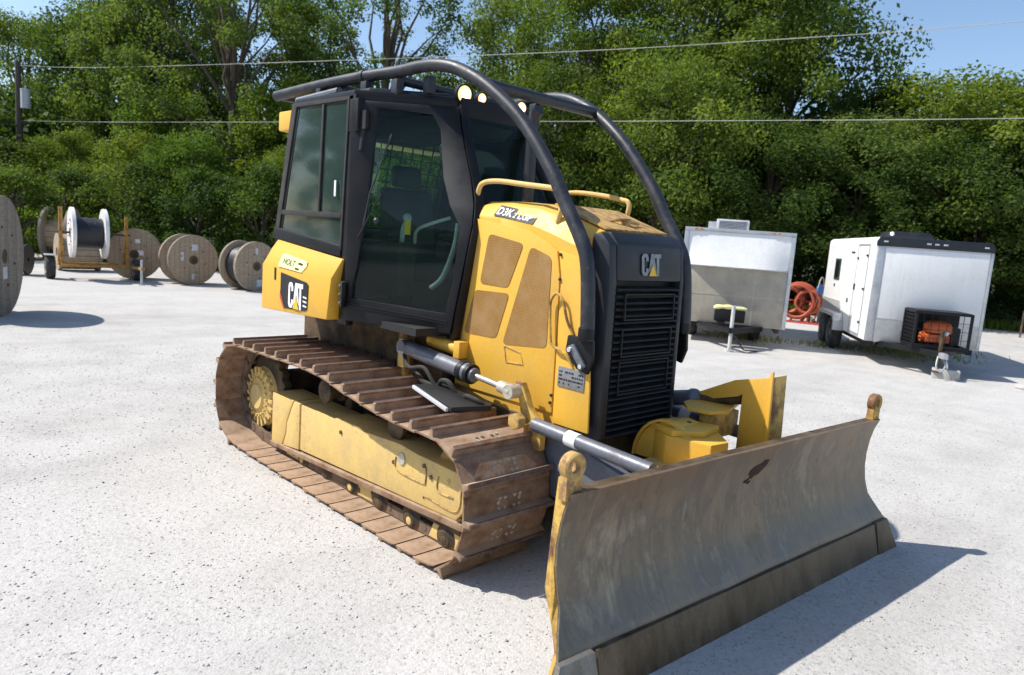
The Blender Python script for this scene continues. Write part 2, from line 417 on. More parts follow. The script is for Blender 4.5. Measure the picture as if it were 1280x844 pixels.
def catmull(pts, n=6, closed=False):
    P = [Vector(p) for p in pts]; out = []; k = len(P)
    rng_ = range(k) if closed else range(k-1)
    for i in rng_:
        g = (lambda q: P[q % k]) if closed else (lambda q: P[max(0, min(k-1, q))])
        p0, p1, p2, p3 = g(i-1), g(i), g(i+1), g(i+2)
        for j in range(n):
            s_ = j/n
            out.append(.5*((2*p1)+(p2-p0)*s_+(2*p0-5*p1+4*p2-p3)*s_*s_+(3*p1-p0-3*p2+p3)*s_**3))
    if not closed: out.append(P[-1])
    return out
# flat print on a surface: origin o, axes u (right), v (up), normal n
def decal(name, polys, o, u, v, mat, parent, off=.003, thick=.002):
    o = Vector(o); u = Vector(u).normalized(); v = Vector(v).normalized(); n = u.cross(v).normalized()
    mb = MB()
    for poly in polys:
        k = len(poly)
        a = [o+u*p[0]+v*p[1]+n*off for p in poly]; b_ = [q+n*thick for q in a]
        mb.add(a+b_, [tuple(range(k)), tuple(range(2*k-1, k-1, -1))]+[(i, i+k, (i+1) % k+k, (i+1) % k) for i in range(k)])
    return mb.build(name, mat, parent, smooth=None)
def logo_polys(sx, sz, x0=0, z0=0):
    """heavy condensed C A T, unit height, as polygons; returns (white, yellow)"""
    def S(ps): return [(x0+p[0]*sx, z0+p[1]*sz) for p in ps]
    c = [(.60,.66),(.60,.84),(.50,.97),(.38,1.0),(.22,1.0),(.10,.97),(0,.84),(0,.16),(.10,.03),(.22,0),(.38,0),(.50,.03),(.60,.16),(.60,.34),(.38,.34),(.38,.22),(.32,.16),(.27,.16),(.22,.22),(.22,.78),(.27,.84),(.33,.84),(.38,.78),(.38,.66)]
    cq = []
    outer = [(.60,.66),(.60,.84),(.50,.97),(.30,1.0),(.10,.97),(0,.84),(0,.16),(.10,.03),(.30,0),(.50,.03),(.60,.16),(.60,.34)]
    inner = [(.38,.66),(.38,.76),(.36,.83),(.30,.84),(.24,.83),(.22,.76),(.22,.24),(.24,.17),(.30,.16),(.36,.17),(.38,.24),(.38,.34)]
    for i in range(len(outer)-1): cq.append(S([outer[i], outer[i+1], inner[i+1], inner[i]]))
    a = [S([(.62,.14),(.84,1),(.98,1),(.98,.56),(.84,.32)]), S([(.98,1),(1.12,1),(1.34,.14),(1.12,.32),(.98,.56)])]
    tt = [S([(1.16,1),(1.78,1),(1.78,.82),(1.585,.82),(1.355,.82),(1.16,.82)]), S([(1.355,.815),(1.585,.815),(1.585,0),(1.385,0),(1.355,.1)])]
    y = [S([(.62,0),(.98,.50),(1.34,0)])]
    return cq+a+tt, y
def text_decal(name, txt, o, u, v, width, height, mat, parent, off=.003, bold=.02):
    cu = bpy.data.curves.new(name, 'FONT'); cu.body = txt; cu.offset = bold; cu.resolution_u = 3
    to = bpy.data.objects.new(name, cu); C.objects.link(to)
    bpy.context.view_layer.update()
    dg = bpy.context.evaluated_depsgraph_get()
    me = bpy.data.meshes.new_from_object(to.evaluated_get(dg))
    bpy.data.objects.remove(to)
    xs = [p.co.x for p in me.vertices]; ys = [p.co.y for p in me.vertices]
    o = Vector(o); u = Vector(u).normalized(); v = Vector(v).normalized(); n = u.cross(v)
    x0, x1, y0, y1 = min(xs), max(xs), min(ys), max(ys)
    for p in me.vertices:
        q = o+u*((p.co.x-x0)/(x1-x0)*width)+v*((p.co.y-y0)/(y1-y0)*height)+n*off
        p.co = q
    me.materials.clear(); me.materials.append(M[mat])
    ob = bpy.data.objects.new(name, me); C.objects.link(ob); ob.parent = parent
    return ob

# ================================================================== GROUND
g = MB()
g.add([(-220, -160, 0), (160, -160, 0), (160, 220, 0), (-220, 220, 0)], [(0, 1, 2, 3)])
go = g.build('gravel_ground', 'gravel', smooth=None); go['kind'] = 'structure'
# woodland floor begins at the foot of the trees
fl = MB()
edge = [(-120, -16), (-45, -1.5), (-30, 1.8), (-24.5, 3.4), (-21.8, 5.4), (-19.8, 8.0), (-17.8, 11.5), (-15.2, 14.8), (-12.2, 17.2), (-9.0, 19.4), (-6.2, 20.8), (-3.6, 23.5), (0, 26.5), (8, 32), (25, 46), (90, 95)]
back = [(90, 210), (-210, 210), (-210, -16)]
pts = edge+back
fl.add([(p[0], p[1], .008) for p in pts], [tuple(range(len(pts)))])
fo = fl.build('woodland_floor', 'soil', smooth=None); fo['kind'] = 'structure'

# ================================================================== BULLDOZER
dz = thing('bulldozer', 'yellow crawler bulldozer with black cab guard and worn steel blade parked on gravel', 'bulldozer', (0, 0, .05))

# ---- tracks
loop2 = [(-2.60,.785),(-2.1,.80),(-1.5,.81),(-1.2,.79),(-.9,.745),(-.55,.708),(-.25,.693),(-.03,.69),(.11,.645),(.215,.54),(.255,.36),(.215,.165),(.09,.012),(-.15,-.022),(-.6,-.025),(-1.2,-.025),(-1.8,-.025),(-2.4,-.022),(-2.66,-.005),(-2.87,.08),(-2.98,.24),(-2.995,.42),(-2.94,.60),(-2.80,.735)]
fine = catmull([(x, 0, z) for x, z in loop2], 20, True)
seg = [(fine[(i+1) % len(fine)]-fine[i]).length for i in range(len(fine))]
TOT = sum(seg); NS = 40; PIT = TOT/NS
def at_len(s_):
    s_ %= TOT; i = 0
    while s_ > seg[i]: s_ -= seg[i]; i += 1
    return fine[i].lerp(fine[(i+1) % len(fine)], s_/seg[i])
# shoe: x along travel, z outward, y across; one grouser bar at the leading edge
hw = .3200
sh = MB()
prof = [(-.104,-.013),(-.080,-.007),(.088,-.007),(.094,-.001),(.088,.006),(.066,.008),(.060,.050),(.040,.054),(.028,.008),(-.060,.006),(-.080,-.001),(-.104,-.007)]
sh.prism(prof, 'y', -hw, hw)
shoe_me = sh.mesh('track_shoe', M['shoe'], 30, .0035)
sh2 = MB(); sh2.prism([(.0640,.0440),(.0375,.0500),(.0380,.0600),(.0630,.0570)], 'y', -hw+.004, hw-.004)
bolts = MB()
for bx_ in (-.045, .012):
    for by_ in (-.075, -.035, .035, .075):
        bolts.cyl((bx_, by_, .004), (bx_, by_, .016), .0105, n=6)
for by_ in (-.078, .078): bolts.cyl((-.02, by_, .0055), (-.02, by_, .0085), .012, n=8)
def shoe_mats(i):
    pc = at_len((i+.5)*PIT)
    d = (at_len((i+.5)*PIT+PIT*.5)-at_len((i+.5)*PIT-PIT*.5)).normalized()
    n = Vector((0, 1, 0)).cross(d)          # outward candidate
    n = -n if n.dot(pc-Vector((-1.38, 0, .36))) < 0 else n
    return pc, d, n
bolts_me = None
for side in (-1, 1):
    yc = side*.8225
    ch = MB()
    for i in range(NS):
        pc, d, n = shoe_mats(i)
        for yy in (-.085, .085):
            c_ = pc-n*.052+Vector((0, yc+yy, 0))
            ch.obb(c_, d, (0, 1, 0), n, PIT*.50, .017, .036)
        ch.cyl(pc-n*.06-d*PIT*.5+Vector((0, yc-.105, 0)), pc-n*.06-d*PIT*.5+Vector((0, yc+.105, 0)), .023, n=10)
    tr = ch.build('track', 'chain', dz, 30)
    for i in range(NS):
        pc, d, n = shoe_mats(i)
        yv = n.cross(d)
        o = newobj('track_shoe', shoe_me, tr)
        jit = random.uniform(-.006, .006)
        o.matrix_local = Matrix(((d.x, yv.x, n.x, pc.x), (d.y, yv.y, n.y, pc.y+yc+jit), (d.z, yv.z, n.z, pc.z), (0, 0, 0, 1)))
    # polished crests of the grouser bars and the shoe bolts, one joined piece each
    cr = MB(); bo = MB()
    for i in range(NS):
        pc, d, n = shoe_mats(i); yv = n.cross(d)
        Mx = Matrix(((d.x, yv.x, n.x, pc.x), (d.y, yv.y, n.y, pc.y+yc), (d.z, yv.z, n.z, pc.z), (0, 0, 0, 1)))
        cr.add([Mx @ Vector(p) for p in sh2.v], sh2.f)
        bo.add([Mx @ Vector(p) for p in bolts.v], bolts.f)
    cr.build('worn_edge', 'shoe_edge', tr, None)
    bo.build('shoe_bolts', 'pale', tr, 30)
    # track frame box
    y0, y1 = side*.955, side*.70
    fr = MB()
    fr.prism([(-1.86,.455),(-1.86,.105),(-.02,.19),(.05,.27),(.05,.41),(0,.47),(-.42,.475),(-.60,.49),(-1.0,.465),(-1.05,.48),(-1.35,.475),(-1.40,.455)], 'y', y0, y1)
    tf = fr.build('track_frame', 'yellow_dusty', dz, 30, .012)
    if True:
        q = MB(); q.prism([(-2.33,.455),(-2.33,.06),(-2.155,.07),(-2.10,.18),(-2.09,.27),(-2.02,.40),(-1.985,.455)], 'y', y0, y1+side*.0)
        q.build('rear_cover', 'yellow_dusty', tf, 30, .010)
        q = MB(); q.prism([(-1.965,.455),(-2.00,.40),(-2.07,.27),(-2.08,.18),(-2.13,.075),(-1.875,.10),(-1.875,.455)], 'y', y0+side*.004, y1)
        q.build('middle_cover', 'yellow_dusty', tf, 30, .010)
        q = MB(); q.box((-2.30, y0+side*-.02, .10), (0, y1, .40)); q.build('inner_beam', 'under', tf, None)
        q = MB(); q.prism([(-2.33,.030),(-2.33,.062),(.055,.195),(.055,.155)], 'y', y0+side*.018, y0-side*.05); q.build('bottom_flange', 'shoe', tf, 30, .004)
        # pressed loops and bolts on the front plate
        q = MB()
        q.tube(catmull([(-.62, y0+side*.003, .40), (-.60, y0+side*.003, .32), (-.34, y0+side*.003, .315), (-.31, y0+side*.003, .34), (-.31, y0+side*.003, .42)], 5), .005, 6)
        q.tube(catmull([(-.19, y0+side*.003, .40), (-.20, y0+side*.003, .34), (-.17, y0+side*.003, .31), (-.05, y0+side*.003, .315)], 5), .005, 6)
        q.tube(catmull([(-.32, y0+side*.003, .225), (-.30, y0+side*.003, .245), (-.06, y0+side*.003, .235), (.01, y0+side*.003, .28), (.015, y0+side*.003, .40)], 5), .005, 6)
        q.build('pressed_rib', 'hub', tf, 30)
        q = MB(); q.cyl((-.56, y0-side*.01, .405), (-.56, y0+side*.008, .405), .038, n=20); q.build('access_plug', 'pale', tf)
        for bxp, bzp in ((-.64,.36),(-.33,.425),(-.26,.375),(-1.28,.39),(.02,.20)):
            q = MB(); q.cyl((bxp, y0-side*.01, bzp), (bxp, y0+side*.009, bzp), .014, n=8); q.build('bolt', 'under', tf)
    # rollers
    ro = None
    for k in range(7):
        x_ = -2.20+k*.345
        if ro is None:
            q = MB()
            q.lathe([(0,-.12),(.045,-.12),(.06,-.11),(.095,-.10),(.095,-.07),(.07,-.06),(.07,.06),(.095,.07),(.095,.10),(.06,.11),(.045,.12),(0,.12)], (0, 0, 0), (0, 1, 0), 20)
            ro = q.build('track_roller', 'under', dz); ro.location = (x_, yc, .040)
            rm = ro.data
        else:
            newobj('track_roller', rm, dz, (x_, yc, .040))
        q = MB(); q.box((x_-.045, side*.925, -.005), (x_+.045, side*.90, .10)); q.cyl((x_, side*.90, .03), (x_, side*.945, .03), .026, n=12); q.build('roller_bracket', 'yellow_dusty' if k % 2 else 'under', dz, 30, .004)
    for x0_, x1_ in ((-2.28, -1.80), (-.30, .03), (-1.16, -.90)):
        q = MB(); q.prism([(x0_, -.005), (x0_+.05, .10), (x1_-.05, .115), (x1_, .0)], 'y', side*.925, side*.89); q.build('roller_guard', 'yellow_dusty', dz, 30, .006)
    q = MB(); q.box((-2.3, side*.86, .02), (.02, side*.78, .12)); q.build('frame_rail', 'under', dz, None)
    # idler, sprocket, hub
    q = MB(); q.lathe([(0,-.07),(.05,-.075),(.08,-.05),(.20,-.035),(.24,-.05),(.275,-.045),(.275,-.02),(.295,-.015),(.295,.015),(.275,.02),(.275,.045),(.24,.05),(.20,.035),(.08,.05),(.05,.075),(0,.07)], (-.06, yc, .34), (0, 1, 0), 32); q.build('idler_wheel', 'hub', dz)
    q = MB()
    nteeth = 21
    prof_ = []
    for k in range(nteeth*4):
        a_ = 2*math.pi*k/(nteeth*4); rd = (.345, .345, .31, .31)[k % 4]
        prof_.append((-2.66+rd*math.cos(a_), .38+rd*math.sin(a_)))
    q.prism(prof_, 'y', yc-.03, yc+.03); spk = q.build('sprocket', 'under', dz, 30, .003)
    q = MB(); q.lathe([(0,.0),(.10,.0),(.11,-.012),(.13,-.022),(.20,-.03),(.215,-.05),(.235,-.055),(.25,-.075),(.25,-.12)], (-2.69, side*.93, .335), (0, -side*-1, 0) if False else (0, side, 0), 36); q.build('hub_cover', 'yellow_dusty', spk)
    q = MB()
    for k in range(20):
        a_ = 2*math.pi*k/20
        ca, sa = math.cos(a_), math.sin(a_)
        q.obb((-2.69+.212*ca, side*.898, .335+.212*sa), (ca, 0, sa), (0, 1, 0), (-sa, 0, ca), .035, .010, .014)
        q.cyl((-2.69+.155*ca, side*.902, .335+.155*sa), (-2.69+.155*ca, side*.925, .335+.155*sa), .012, n=6)
    q.build('hub_ribs', 'yellow_dusty', spk)
    for x_ in (-1.62, -.72):
        q = MB(); q.lathe([(0,-.09),(.05,-.09),(.085,-.08),(.085,-.05),(.06,-.04),(.06,.04),(.085,.05),(.085,.08),(.05,.09),(0,.09)], (x_, yc, .60 if x_ < -1 else .56), (0, 1, 0), 20); q.build('carrier_roller', 'under', dz)
        q = MB(); q.box((x_-.04, side*.60, .40), (x_+.04, side*.70, .62)); q.cyl((x_, side*.62, .58), (x_, side*.84, .58), .03, n=12); q.build('carrier_bracket', 'under', dz, 30)

# ---- chassis below the cab and the hood
q = MB(); q.box((-2.72, -.44, .30), (.35, .44, .74)); q.box((-2.74, -.49, .72), (-.80, .49, 1.095)); q.build('main_frame', 'under', dz, 30, .015)
q = MB(); q.box((-2.60, -.86, .62), (-2.50, .86, .70)); q.build('fender_support', 'under', dz, 30, .01)
q = MB(); q.cyl((-2.66, -.80, .38), (-2.66, .80, .38), .17, n=24); q.build('axle_beam', 'under', dz, 30, .01)
q = MB(); q.cyl((-.60, -.75, .40), (-.60, .75, .40), .07, n=16); q.build('pivot_bar', 'under', dz, 30, .01)
q = MB(); q.prism([(-2.60,1.09),(-1.0,1.09),(-.76,1.10),(-.76,1.115),(-2.60,1.12)], 'y', -.56, .56); q.build('deck_plate', 'under', dz, 30, .006)
for sg in (-1, 1):
    q = MB(); q.box((-1.20, sg*.58, .76), (-1.10, sg*.50, 1.08)); q.build('frame_post', 'yellow_rusty', dz, 30, .01)
q = MB(); q.cyl((-.93, -.50, 1.07), (-.66, -.47, 1.04), .045, n=16); q.cyl((-.90, -.53, 1.075), (-.86, -.53, 1.075), .03, n=12); q.box((-.66, -.52, .99), (-.60, -.44, 1.10)); q.build('filter_canister', 'yellow', dz, 30, .004)
# hoses beside the lift cylinder
q = MB()
q.tube(catmull([(-1.10,-.60,.98), (-.98,-.64,.88), (-.82,-.63,.90), (-.72,-.62,.82), (-.66,-.58,.74)], 6), .014, 8)
q.tube(catmull([(-.66,-.62,.78), (-.62,-.64,.85), (-.54,-.64,.86), (-.48,-.62,.80), (-.42,-.55,.74)], 6), .016, 8)
q.tube(catmull([(-1.05,-.55,.86), (-.85,-.60,.80), (-.6,-.55,.76), (-.3,-.50,.72)], 6), .018, 8)
q.build('hydraulic_hose', 'rubber', dz)

# ---- hood
st = [(-.70, 1.93, 2.015, .33), (-.40, 1.925, 2.02, .33), (-.12, 1.89, 2.005, .33), (.05, 1.845, 1.965, .33), (.20, 1.80, 1.91, .335), (.335, 1.765, 1.868, .34)]
hb = MB(); ring = []
for x_, zc, zt, yt in st:
    xb = x_ if x_ > -.65 else -.735
    ring.append([(xb, -.425, .72), (x_-(.03 if x_ < -.65 else 0), -.425, zc-.012), (x_+(.06 if x_ < -.65 else 0), -yt-.04, zt-.03), (x_+(.09 if x_ < -.65 else 0), -yt+.02, zt), (x_+(.09 if x_ < -.65 else 0), 0, zt+.012), (x_+(.09 if x_ < -.65 else 0), yt-.02, zt), (x_+(.06 if x_ < -.65 else 0), yt+.04, zt-.03), (x_-(.03 if x_ < -.65 else 0), .425, zc-.012), (xb, .425, .72)])
vs = [p for rg in ring for p in rg]; n = 9
fs = [(i*n+j, i*n+j+1, (i+1)*n+j+1, (i+1)*n+j) for i in range(len(ring)-1) for j in range(n-1)]
fs += [tuple(range(n)), tuple(range((len(ring)-1)*n+n-1, (len(ring)-1)*n-1, -1))]
fs += [(i*n+n-1, i*n, (i+1)*n, (i+1)*n+n-1) for i in range(len(ring)-1)]
hb.add(vs, fs)
hood = hb.build('hood', 'yellow', dz, 28, .012)
for side in (-1, 1):
    Y = lambda k: side*k
    # engine door and front side panel, 15 mm proud with a real gap between
    q = MB(); q.prism([(-.722,.80),(-.722,1.12),(-.675,1.86),(-.655,1.905),(-.13,1.842),(.02,1.79),(.118,1.738),(.150,1.60),(.172,.80)], 'y', Y(.425), Y(.440))
    dr = q.build('engine_door', 'yellow', hood, 30, .005)
    q = MB(); q.prism([(.184,.80),(.162,1.60),(.130,1.742),(.28,1.715),(.335,1.69),(.385 if side < 0 else .335,1.50),(.44 if side < 0 else .335,1.0),(.455 if side < 0 else .335,.745),(.184,.745)], 'y', Y(.425), Y(.440))
    q.build('front_side_panel', 'yellow', hood, 30, .005)
    for k, poly in enumerate(([(-.47,1.81),(-.156,1.763),(-.267,1.488),(-.53,1.492)], [(-.094,1.752),(.081,1.699),(.094,1.173),(-.281,1.137)], [(-.572,1.446),(-.249,1.455),(-.343,1.163),(-.657,1.157)])):
        cx_ = sum(p[0] for p in poly)/4; cz_ = sum(p[1] for p in poly)/4
        big = [(cx_+(p[0]-cx_)*1.0, cz_+(p[1]-cz_)*1.0) for p in poly]
        # rounded corners
        rp = []
        for i in range(4):
            a_, b_, c_ = Vector(big[i-1]), Vector(big[i]), Vector(big[(i+1) % 4])
            da = (a_-b_).normalized()*.035; dc = (c_-b_).normalized()*.035
            for s_ in (0, .33, .67, 1): rp.append(tuple((1-s_)**2*(b_+da)+2*s_*(1-s_)*b_+s_*s_*(b_+dc)))
        q = MB(); q.prism(rp, 'y', Y(.438), Y(.4435)); q.build('vent_screen', 'screen', hood, 30)
    # recessed pull handle outline
    q = MB()
    hp = [(-.262,1.128), (-.118,1.108), (-.085,1.04), (-.235,1.03)]
    q.tube([(p[0], Y(.441), p[1]) for p in hp+hp[:1]], .0045, 6); q.build('door_pull', 'hub', hood)
    # bent grab rail ahead of the door
    q = MB(); q.tube(catmull([(.31, Y(.445), 1.10), (.26, Y(.462), 1.17), (.17, Y(.468), 1.20), (.145, Y(.468), 1.24), (.125, Y(.468), 1.40), (.128, Y(.468), 1.46), (.165, Y(.468), 1.50), (.215, Y(.468), 1.47), (.255, Y(.462), 1.36), (.30, Y(.45), 1.28)], 5), .0085, 8); q.build('grab_rail', 'yellow_rusty', hood)
    # label plate
    q = MB(); q.box((.205, Y(.440), .972), (.405, Y(.446), 1.088)); lp = q.build('data_plate', 'plate_grey', hood, 30, .002)
    q = MB()
    for zz in (.99, 1.012, 1.034, 1.056):
        xx = .215
        while xx < .39:
            l_ = random.uniform(.008, .03)
            if random.random() < .72: q.box((xx, Y(.446), zz), (min(xx+l_, .395), Y(.4472), zz+.010))
            xx += l_+.006
    q.build('plate_marks', 'dark', lp, None)
    # latches, bolts
    for bx_, bz_ in ((.16,1.58),(.165,.905),(.16,.86),(-.70,1.75),(-.70,1.55),(-.72,1.30),(-.72,1.13),(.15,1.72)):
        q = MB(); q.cyl((bx_, Y(.44), bz_), (bx_, Y(.45), bz_), .009, n=8); q.build('latch', 'dark', hood)
    # top handrail
    q = MB(); q.tube(catmull([(-.675, Y(.385), 1.97), (-.665, Y(.385), 2.08), (-.62, Y(.385), 2.128), (-.48, Y(.385), 2.138), (-.25, Y(.385), 2.118), (-.03-side*.06, Y(.385), 2.092), (.015-side*.06, Y(.385), 2.078), (.025-side*.06, Y(.385), 2.03), (-.01-side*.06, Y(.385), 1.90)], 5), .0165, 10); q.build('handrail', 'yellow_dusty', hood)
# top plate, cap and dusty fittings in front of the hood top
q = MB(); q.prism([(-.06,2.005),(.345,1.874),(.345,1.886),(-.06,2.018)], 'y', -.30, .30); q.build('radiator_cover', 'hub', hood, 30, .004)
q = MB(); q.cyl((.24, .0, 1.90), (.24, .0, 1.955), .035, n=16); q.tube(catmull([(.20,-.10,1.93),(.24,-.06,1.945),(.26,.05,1.935),(.25,.12,1.93)], 5), .010, 8); q.build('cap_and_hose', 'hub', hood)
# model plate on the shoulder (letters D3K LGP)
sh_o = Vector((-.405, -.408, 1.945))
ux, uv = Vector((1, 0, -.09)).normalized(), Vector((0, .42, .90)).normalized()
uv = (uv-ux*uv.dot(ux)).normalized()
q = MB(); q.prism([(0, 0), (.335, 0), (.355, .085), (.02, .085)], 'y', 0, .004)
def onplane(mb, o, u, v):
    n_ = u.cross(v)
    mb.v = [tuple(o+u*p[0]+v*p[2]+n_*p[1]) for p in mb.v]
    return mb
SH_O, SH_U, SH_V = Vector((-.415, -.4395, 1.880)), Vector((1, 0, -.115)).normalized(), None

# ---- grille and shell
q = MB(); q.prism([(.40,.70),(.40,1.855),(.44,1.862),(.50,1.80),(.525,1.60),(.545,.70)], 'y', -.447, -.345)
q.v = [(p[0], -.418 if (p[0] > .43 and p[1] < -.44) else p[1], p[2]) for p in q.v]
shell = q.build('grille_shell', 'shell', dz, 30, .014)
q = MB(); q.prism([(.40,.70),(.40,1.855),(.44,1.862),(.50,1.80),(.525,1.60),(.545,.70)], 'y', .345, .447)
q.v = [(p[0], p[1]*(.388/.447) if (p[0] > .43 and abs(p[1]) > .44) else p[1], p[2]) for p in q.v]
q.build('shell_post', 'shell', shell, 30, .014)
q = MB(); q.prism([(.40,1.60),(.40,1.868),(.45,1.870),(.505,1.81),(.528,1.60)], 'y', -.348, .348); q.build('nose_panel', 'shell', shell, 30, .018)
q = MB(); q.box((.41, -.36, .70), (.45, .36, 1.61)); q.build('radiator_core', 'grille', shell, None)
q = MB()
zz = .715
sl = MB(); sl.prism([(0,0),(.050,-.012),(.056,-.006),(.052,.0),(.006,.014),(0,.012)], 'y', -.343, .343); slm = sl.mesh('grille_slat', M['grille'], 30)
k = 0
while zz < 1.585:
    newobj('grille_slat', slm, shell, (.478+(1.6-zz)*.010, 0, zz), (0, R(random.uniform(-4, 4)), 0)); zz += .0365; k += 1
for x_, y_ in ((.532, -.20), (.534, .20)):
    pass
for (za, zb) in ((.95, 1.14), (1.38, 1.53), (1.17, 1.33)):
    q = MB()
    o3 = [(.540, -.27, za), (.540, .27, za), (.534, .27, zb), (.534, -.27, zb)]
    i3 = [(.540, -.262, za+.007), (.540, .262, za+.007), (.534, .262, zb-.007), (.534, -.262, zb-.007)]
    q.frame_loop(o3, i3, (.008, 0, 0)); q.build('grille_frame', 'grille', shell, 30)
wp, yp = logo_polys(.118, .128)
decal('brand_letters', wp, (.529, -.112, 1.632), (0, 1, 0), (-.115, 0, 1), 'plate_grey', shell, .004)
decal('letter_triangle', yp, (.529, -.112, 1.632), (0, 1, 0), (-.115, 0, 1), 'yellow_print', shell, .007)

shell.location.x = -.060; shell.scale.y = .90
# ---- guard sweeps over the cab
path = [(.420,.475,1.27),(.415,.475,1.40),(.380,.475,1.68),(.318,.476,1.82),(.175,.478,2.02),(.065,.482,2.185),(-.20,.49,2.475),(-.49,.52,2.69),(-.73,.545,2.806),(-.92,.56,2.852),(-1.10,.572,2.862),(-1.35,.59,2.852),(-1.70,.635,2.846),(-2.20,.70,2.822),(-2.80,.76,2.785)]
for side in (-1, 1):
    q = MB(); q.tube(catmull([(p[0], side*p[1], p[2]) for p in path], 5), .041, 16)
    sw = q.build('guard_sweep', 'sweep', dz, 50)
    q = MB(); q.cyl((-1.68, side*.633, 2.846), (-1.72, side*.637, 2.846), .047, n=18); q.build('clamp_ring', 'sweep', sw)
    # lower bracket with bolts
    q = MB(); q.prism([(.28,1.28),(.46,1.28),(.47,1.17),(.44,1.08),(.36,1.10),(.27,1.19)], 'y', side*.448, side*.475); q.cyl((.415, side*.475, 1.27), (.415, side*.475, 1.34), .046, n=16)
    br = q.build('sweep_bracket', 'black', dz, 30, .008)
    q = MB(); q.prism([(.30,1.22),(.34,1.24),(.44,1.13),(.41,1.10)], 'y', side*.475, side*.495); q.build('bracket_plate', 'cyl', br, 30, .006)
    for p in ((.325, 1.205), (.415, 1.125)):
        q = MB(); q.cyl((p[0], side*.494, p[1]), (p[0], side*.510, p[1]), .014, n=8); q.build('bolt', 'chrome', br)
q = MB(); q.tube([(-.51, -.52, 2.705), (-.51, .52, 2.705)], .036, 14); q.build('cross_tube', 'sweep', dz, 50)
q = MB(); q.tube([(-2.74, -.75, 2.79), (-2.74, .75, 2.79)], .045, 14); q.build('rear_cross_tube', 'sweep', dz, 50)
q = MB(); q.tube([(-1.35, -.58, 2.80), (-1.35, .58, 2.80)], .032, 12); q.tube([(-1.95, -.65, 2.78), (-1.95, .65, 2.78)], .032, 12); q.build('roof_cross_bar', 'sweep', dz, 50)
for side in (-1, 1):
    for x_, y_, z_ in ((-1.30,.62,2.73),(-1.62,.66,2.74),(-2.15,.72,2.73),(-1.10,.50,2.75)):
        q = MB(); q.box((x_-.035, side*y_-.03, z_-.05), (x_+.035, side*y_+.03, z_+.06)); q.build('roof_bracket', 'sweep', dz, 30, .008)
# exhaust tail pipe
q = MB(); q.tube(catmull([(-.50,-.10,1.98),(-.50,-.10,2.35),(-.50,-.10,2.50),(-.49,-.10,2.58),(-.45,-.10,2.62)], 5), .038, 14); q.build('exhaust_pipe', 'sweep', dz, 50)

# ---- cab
def F(z):       # front edge of the side door (near side, Y negative)
    T = [(1.10,-.71,.50),(1.135,-.71,.50),(1.50,-.655,.482),(1.81,-.605,.462),(1.92,-.625,.435),(2.02,-.665,.405),(2.15,-.745,.372),(2.35,-.86,.345),(2.50,-.93,.333),(2.60,-.965,.325),(2.70,-1.0,.32)]
    for a_, b_ in zip(T, T[1:]):
        if z <= b_[0]:
            s_ = (z-a_[0])/(b_[0]-a_[0]); return Vector((a_[1]+(b_[1]-a_[1])*s_, -(a_[2]+(b_[2]-a_[2])*s_), z))
    return Vector((-1.0, -.32, z))
def D(s_, z, side=-1):
    A = Vector((-1.47, -.84, z)); p = A.lerp(F(z), s_)
    return Vector((p.x, p.y*(-side), z)) if side > 0 else p
dn = Vector((.404, -.915, 0))
cabm = MB()
cabm.prism([(-2.30,-.85),(-1.46,-.85),(-.99,-.335),(-.99,.335),(-1.46,.85),(-2.30,.85)], 'z', 2.625, 2.70)
cab = cabm.build('cab_roof', 'black', dz, 30, .012)
q = MB(); q.prism([(-2.15,-.70),(-1.52,-.70),(-1.15,-.30),(-1.15,.30),(-1.52,.70),(-2.15,.70)], 'z', 2.70, 2.745); q.build('roof_cap', 'sweep', cab, 30, .012)
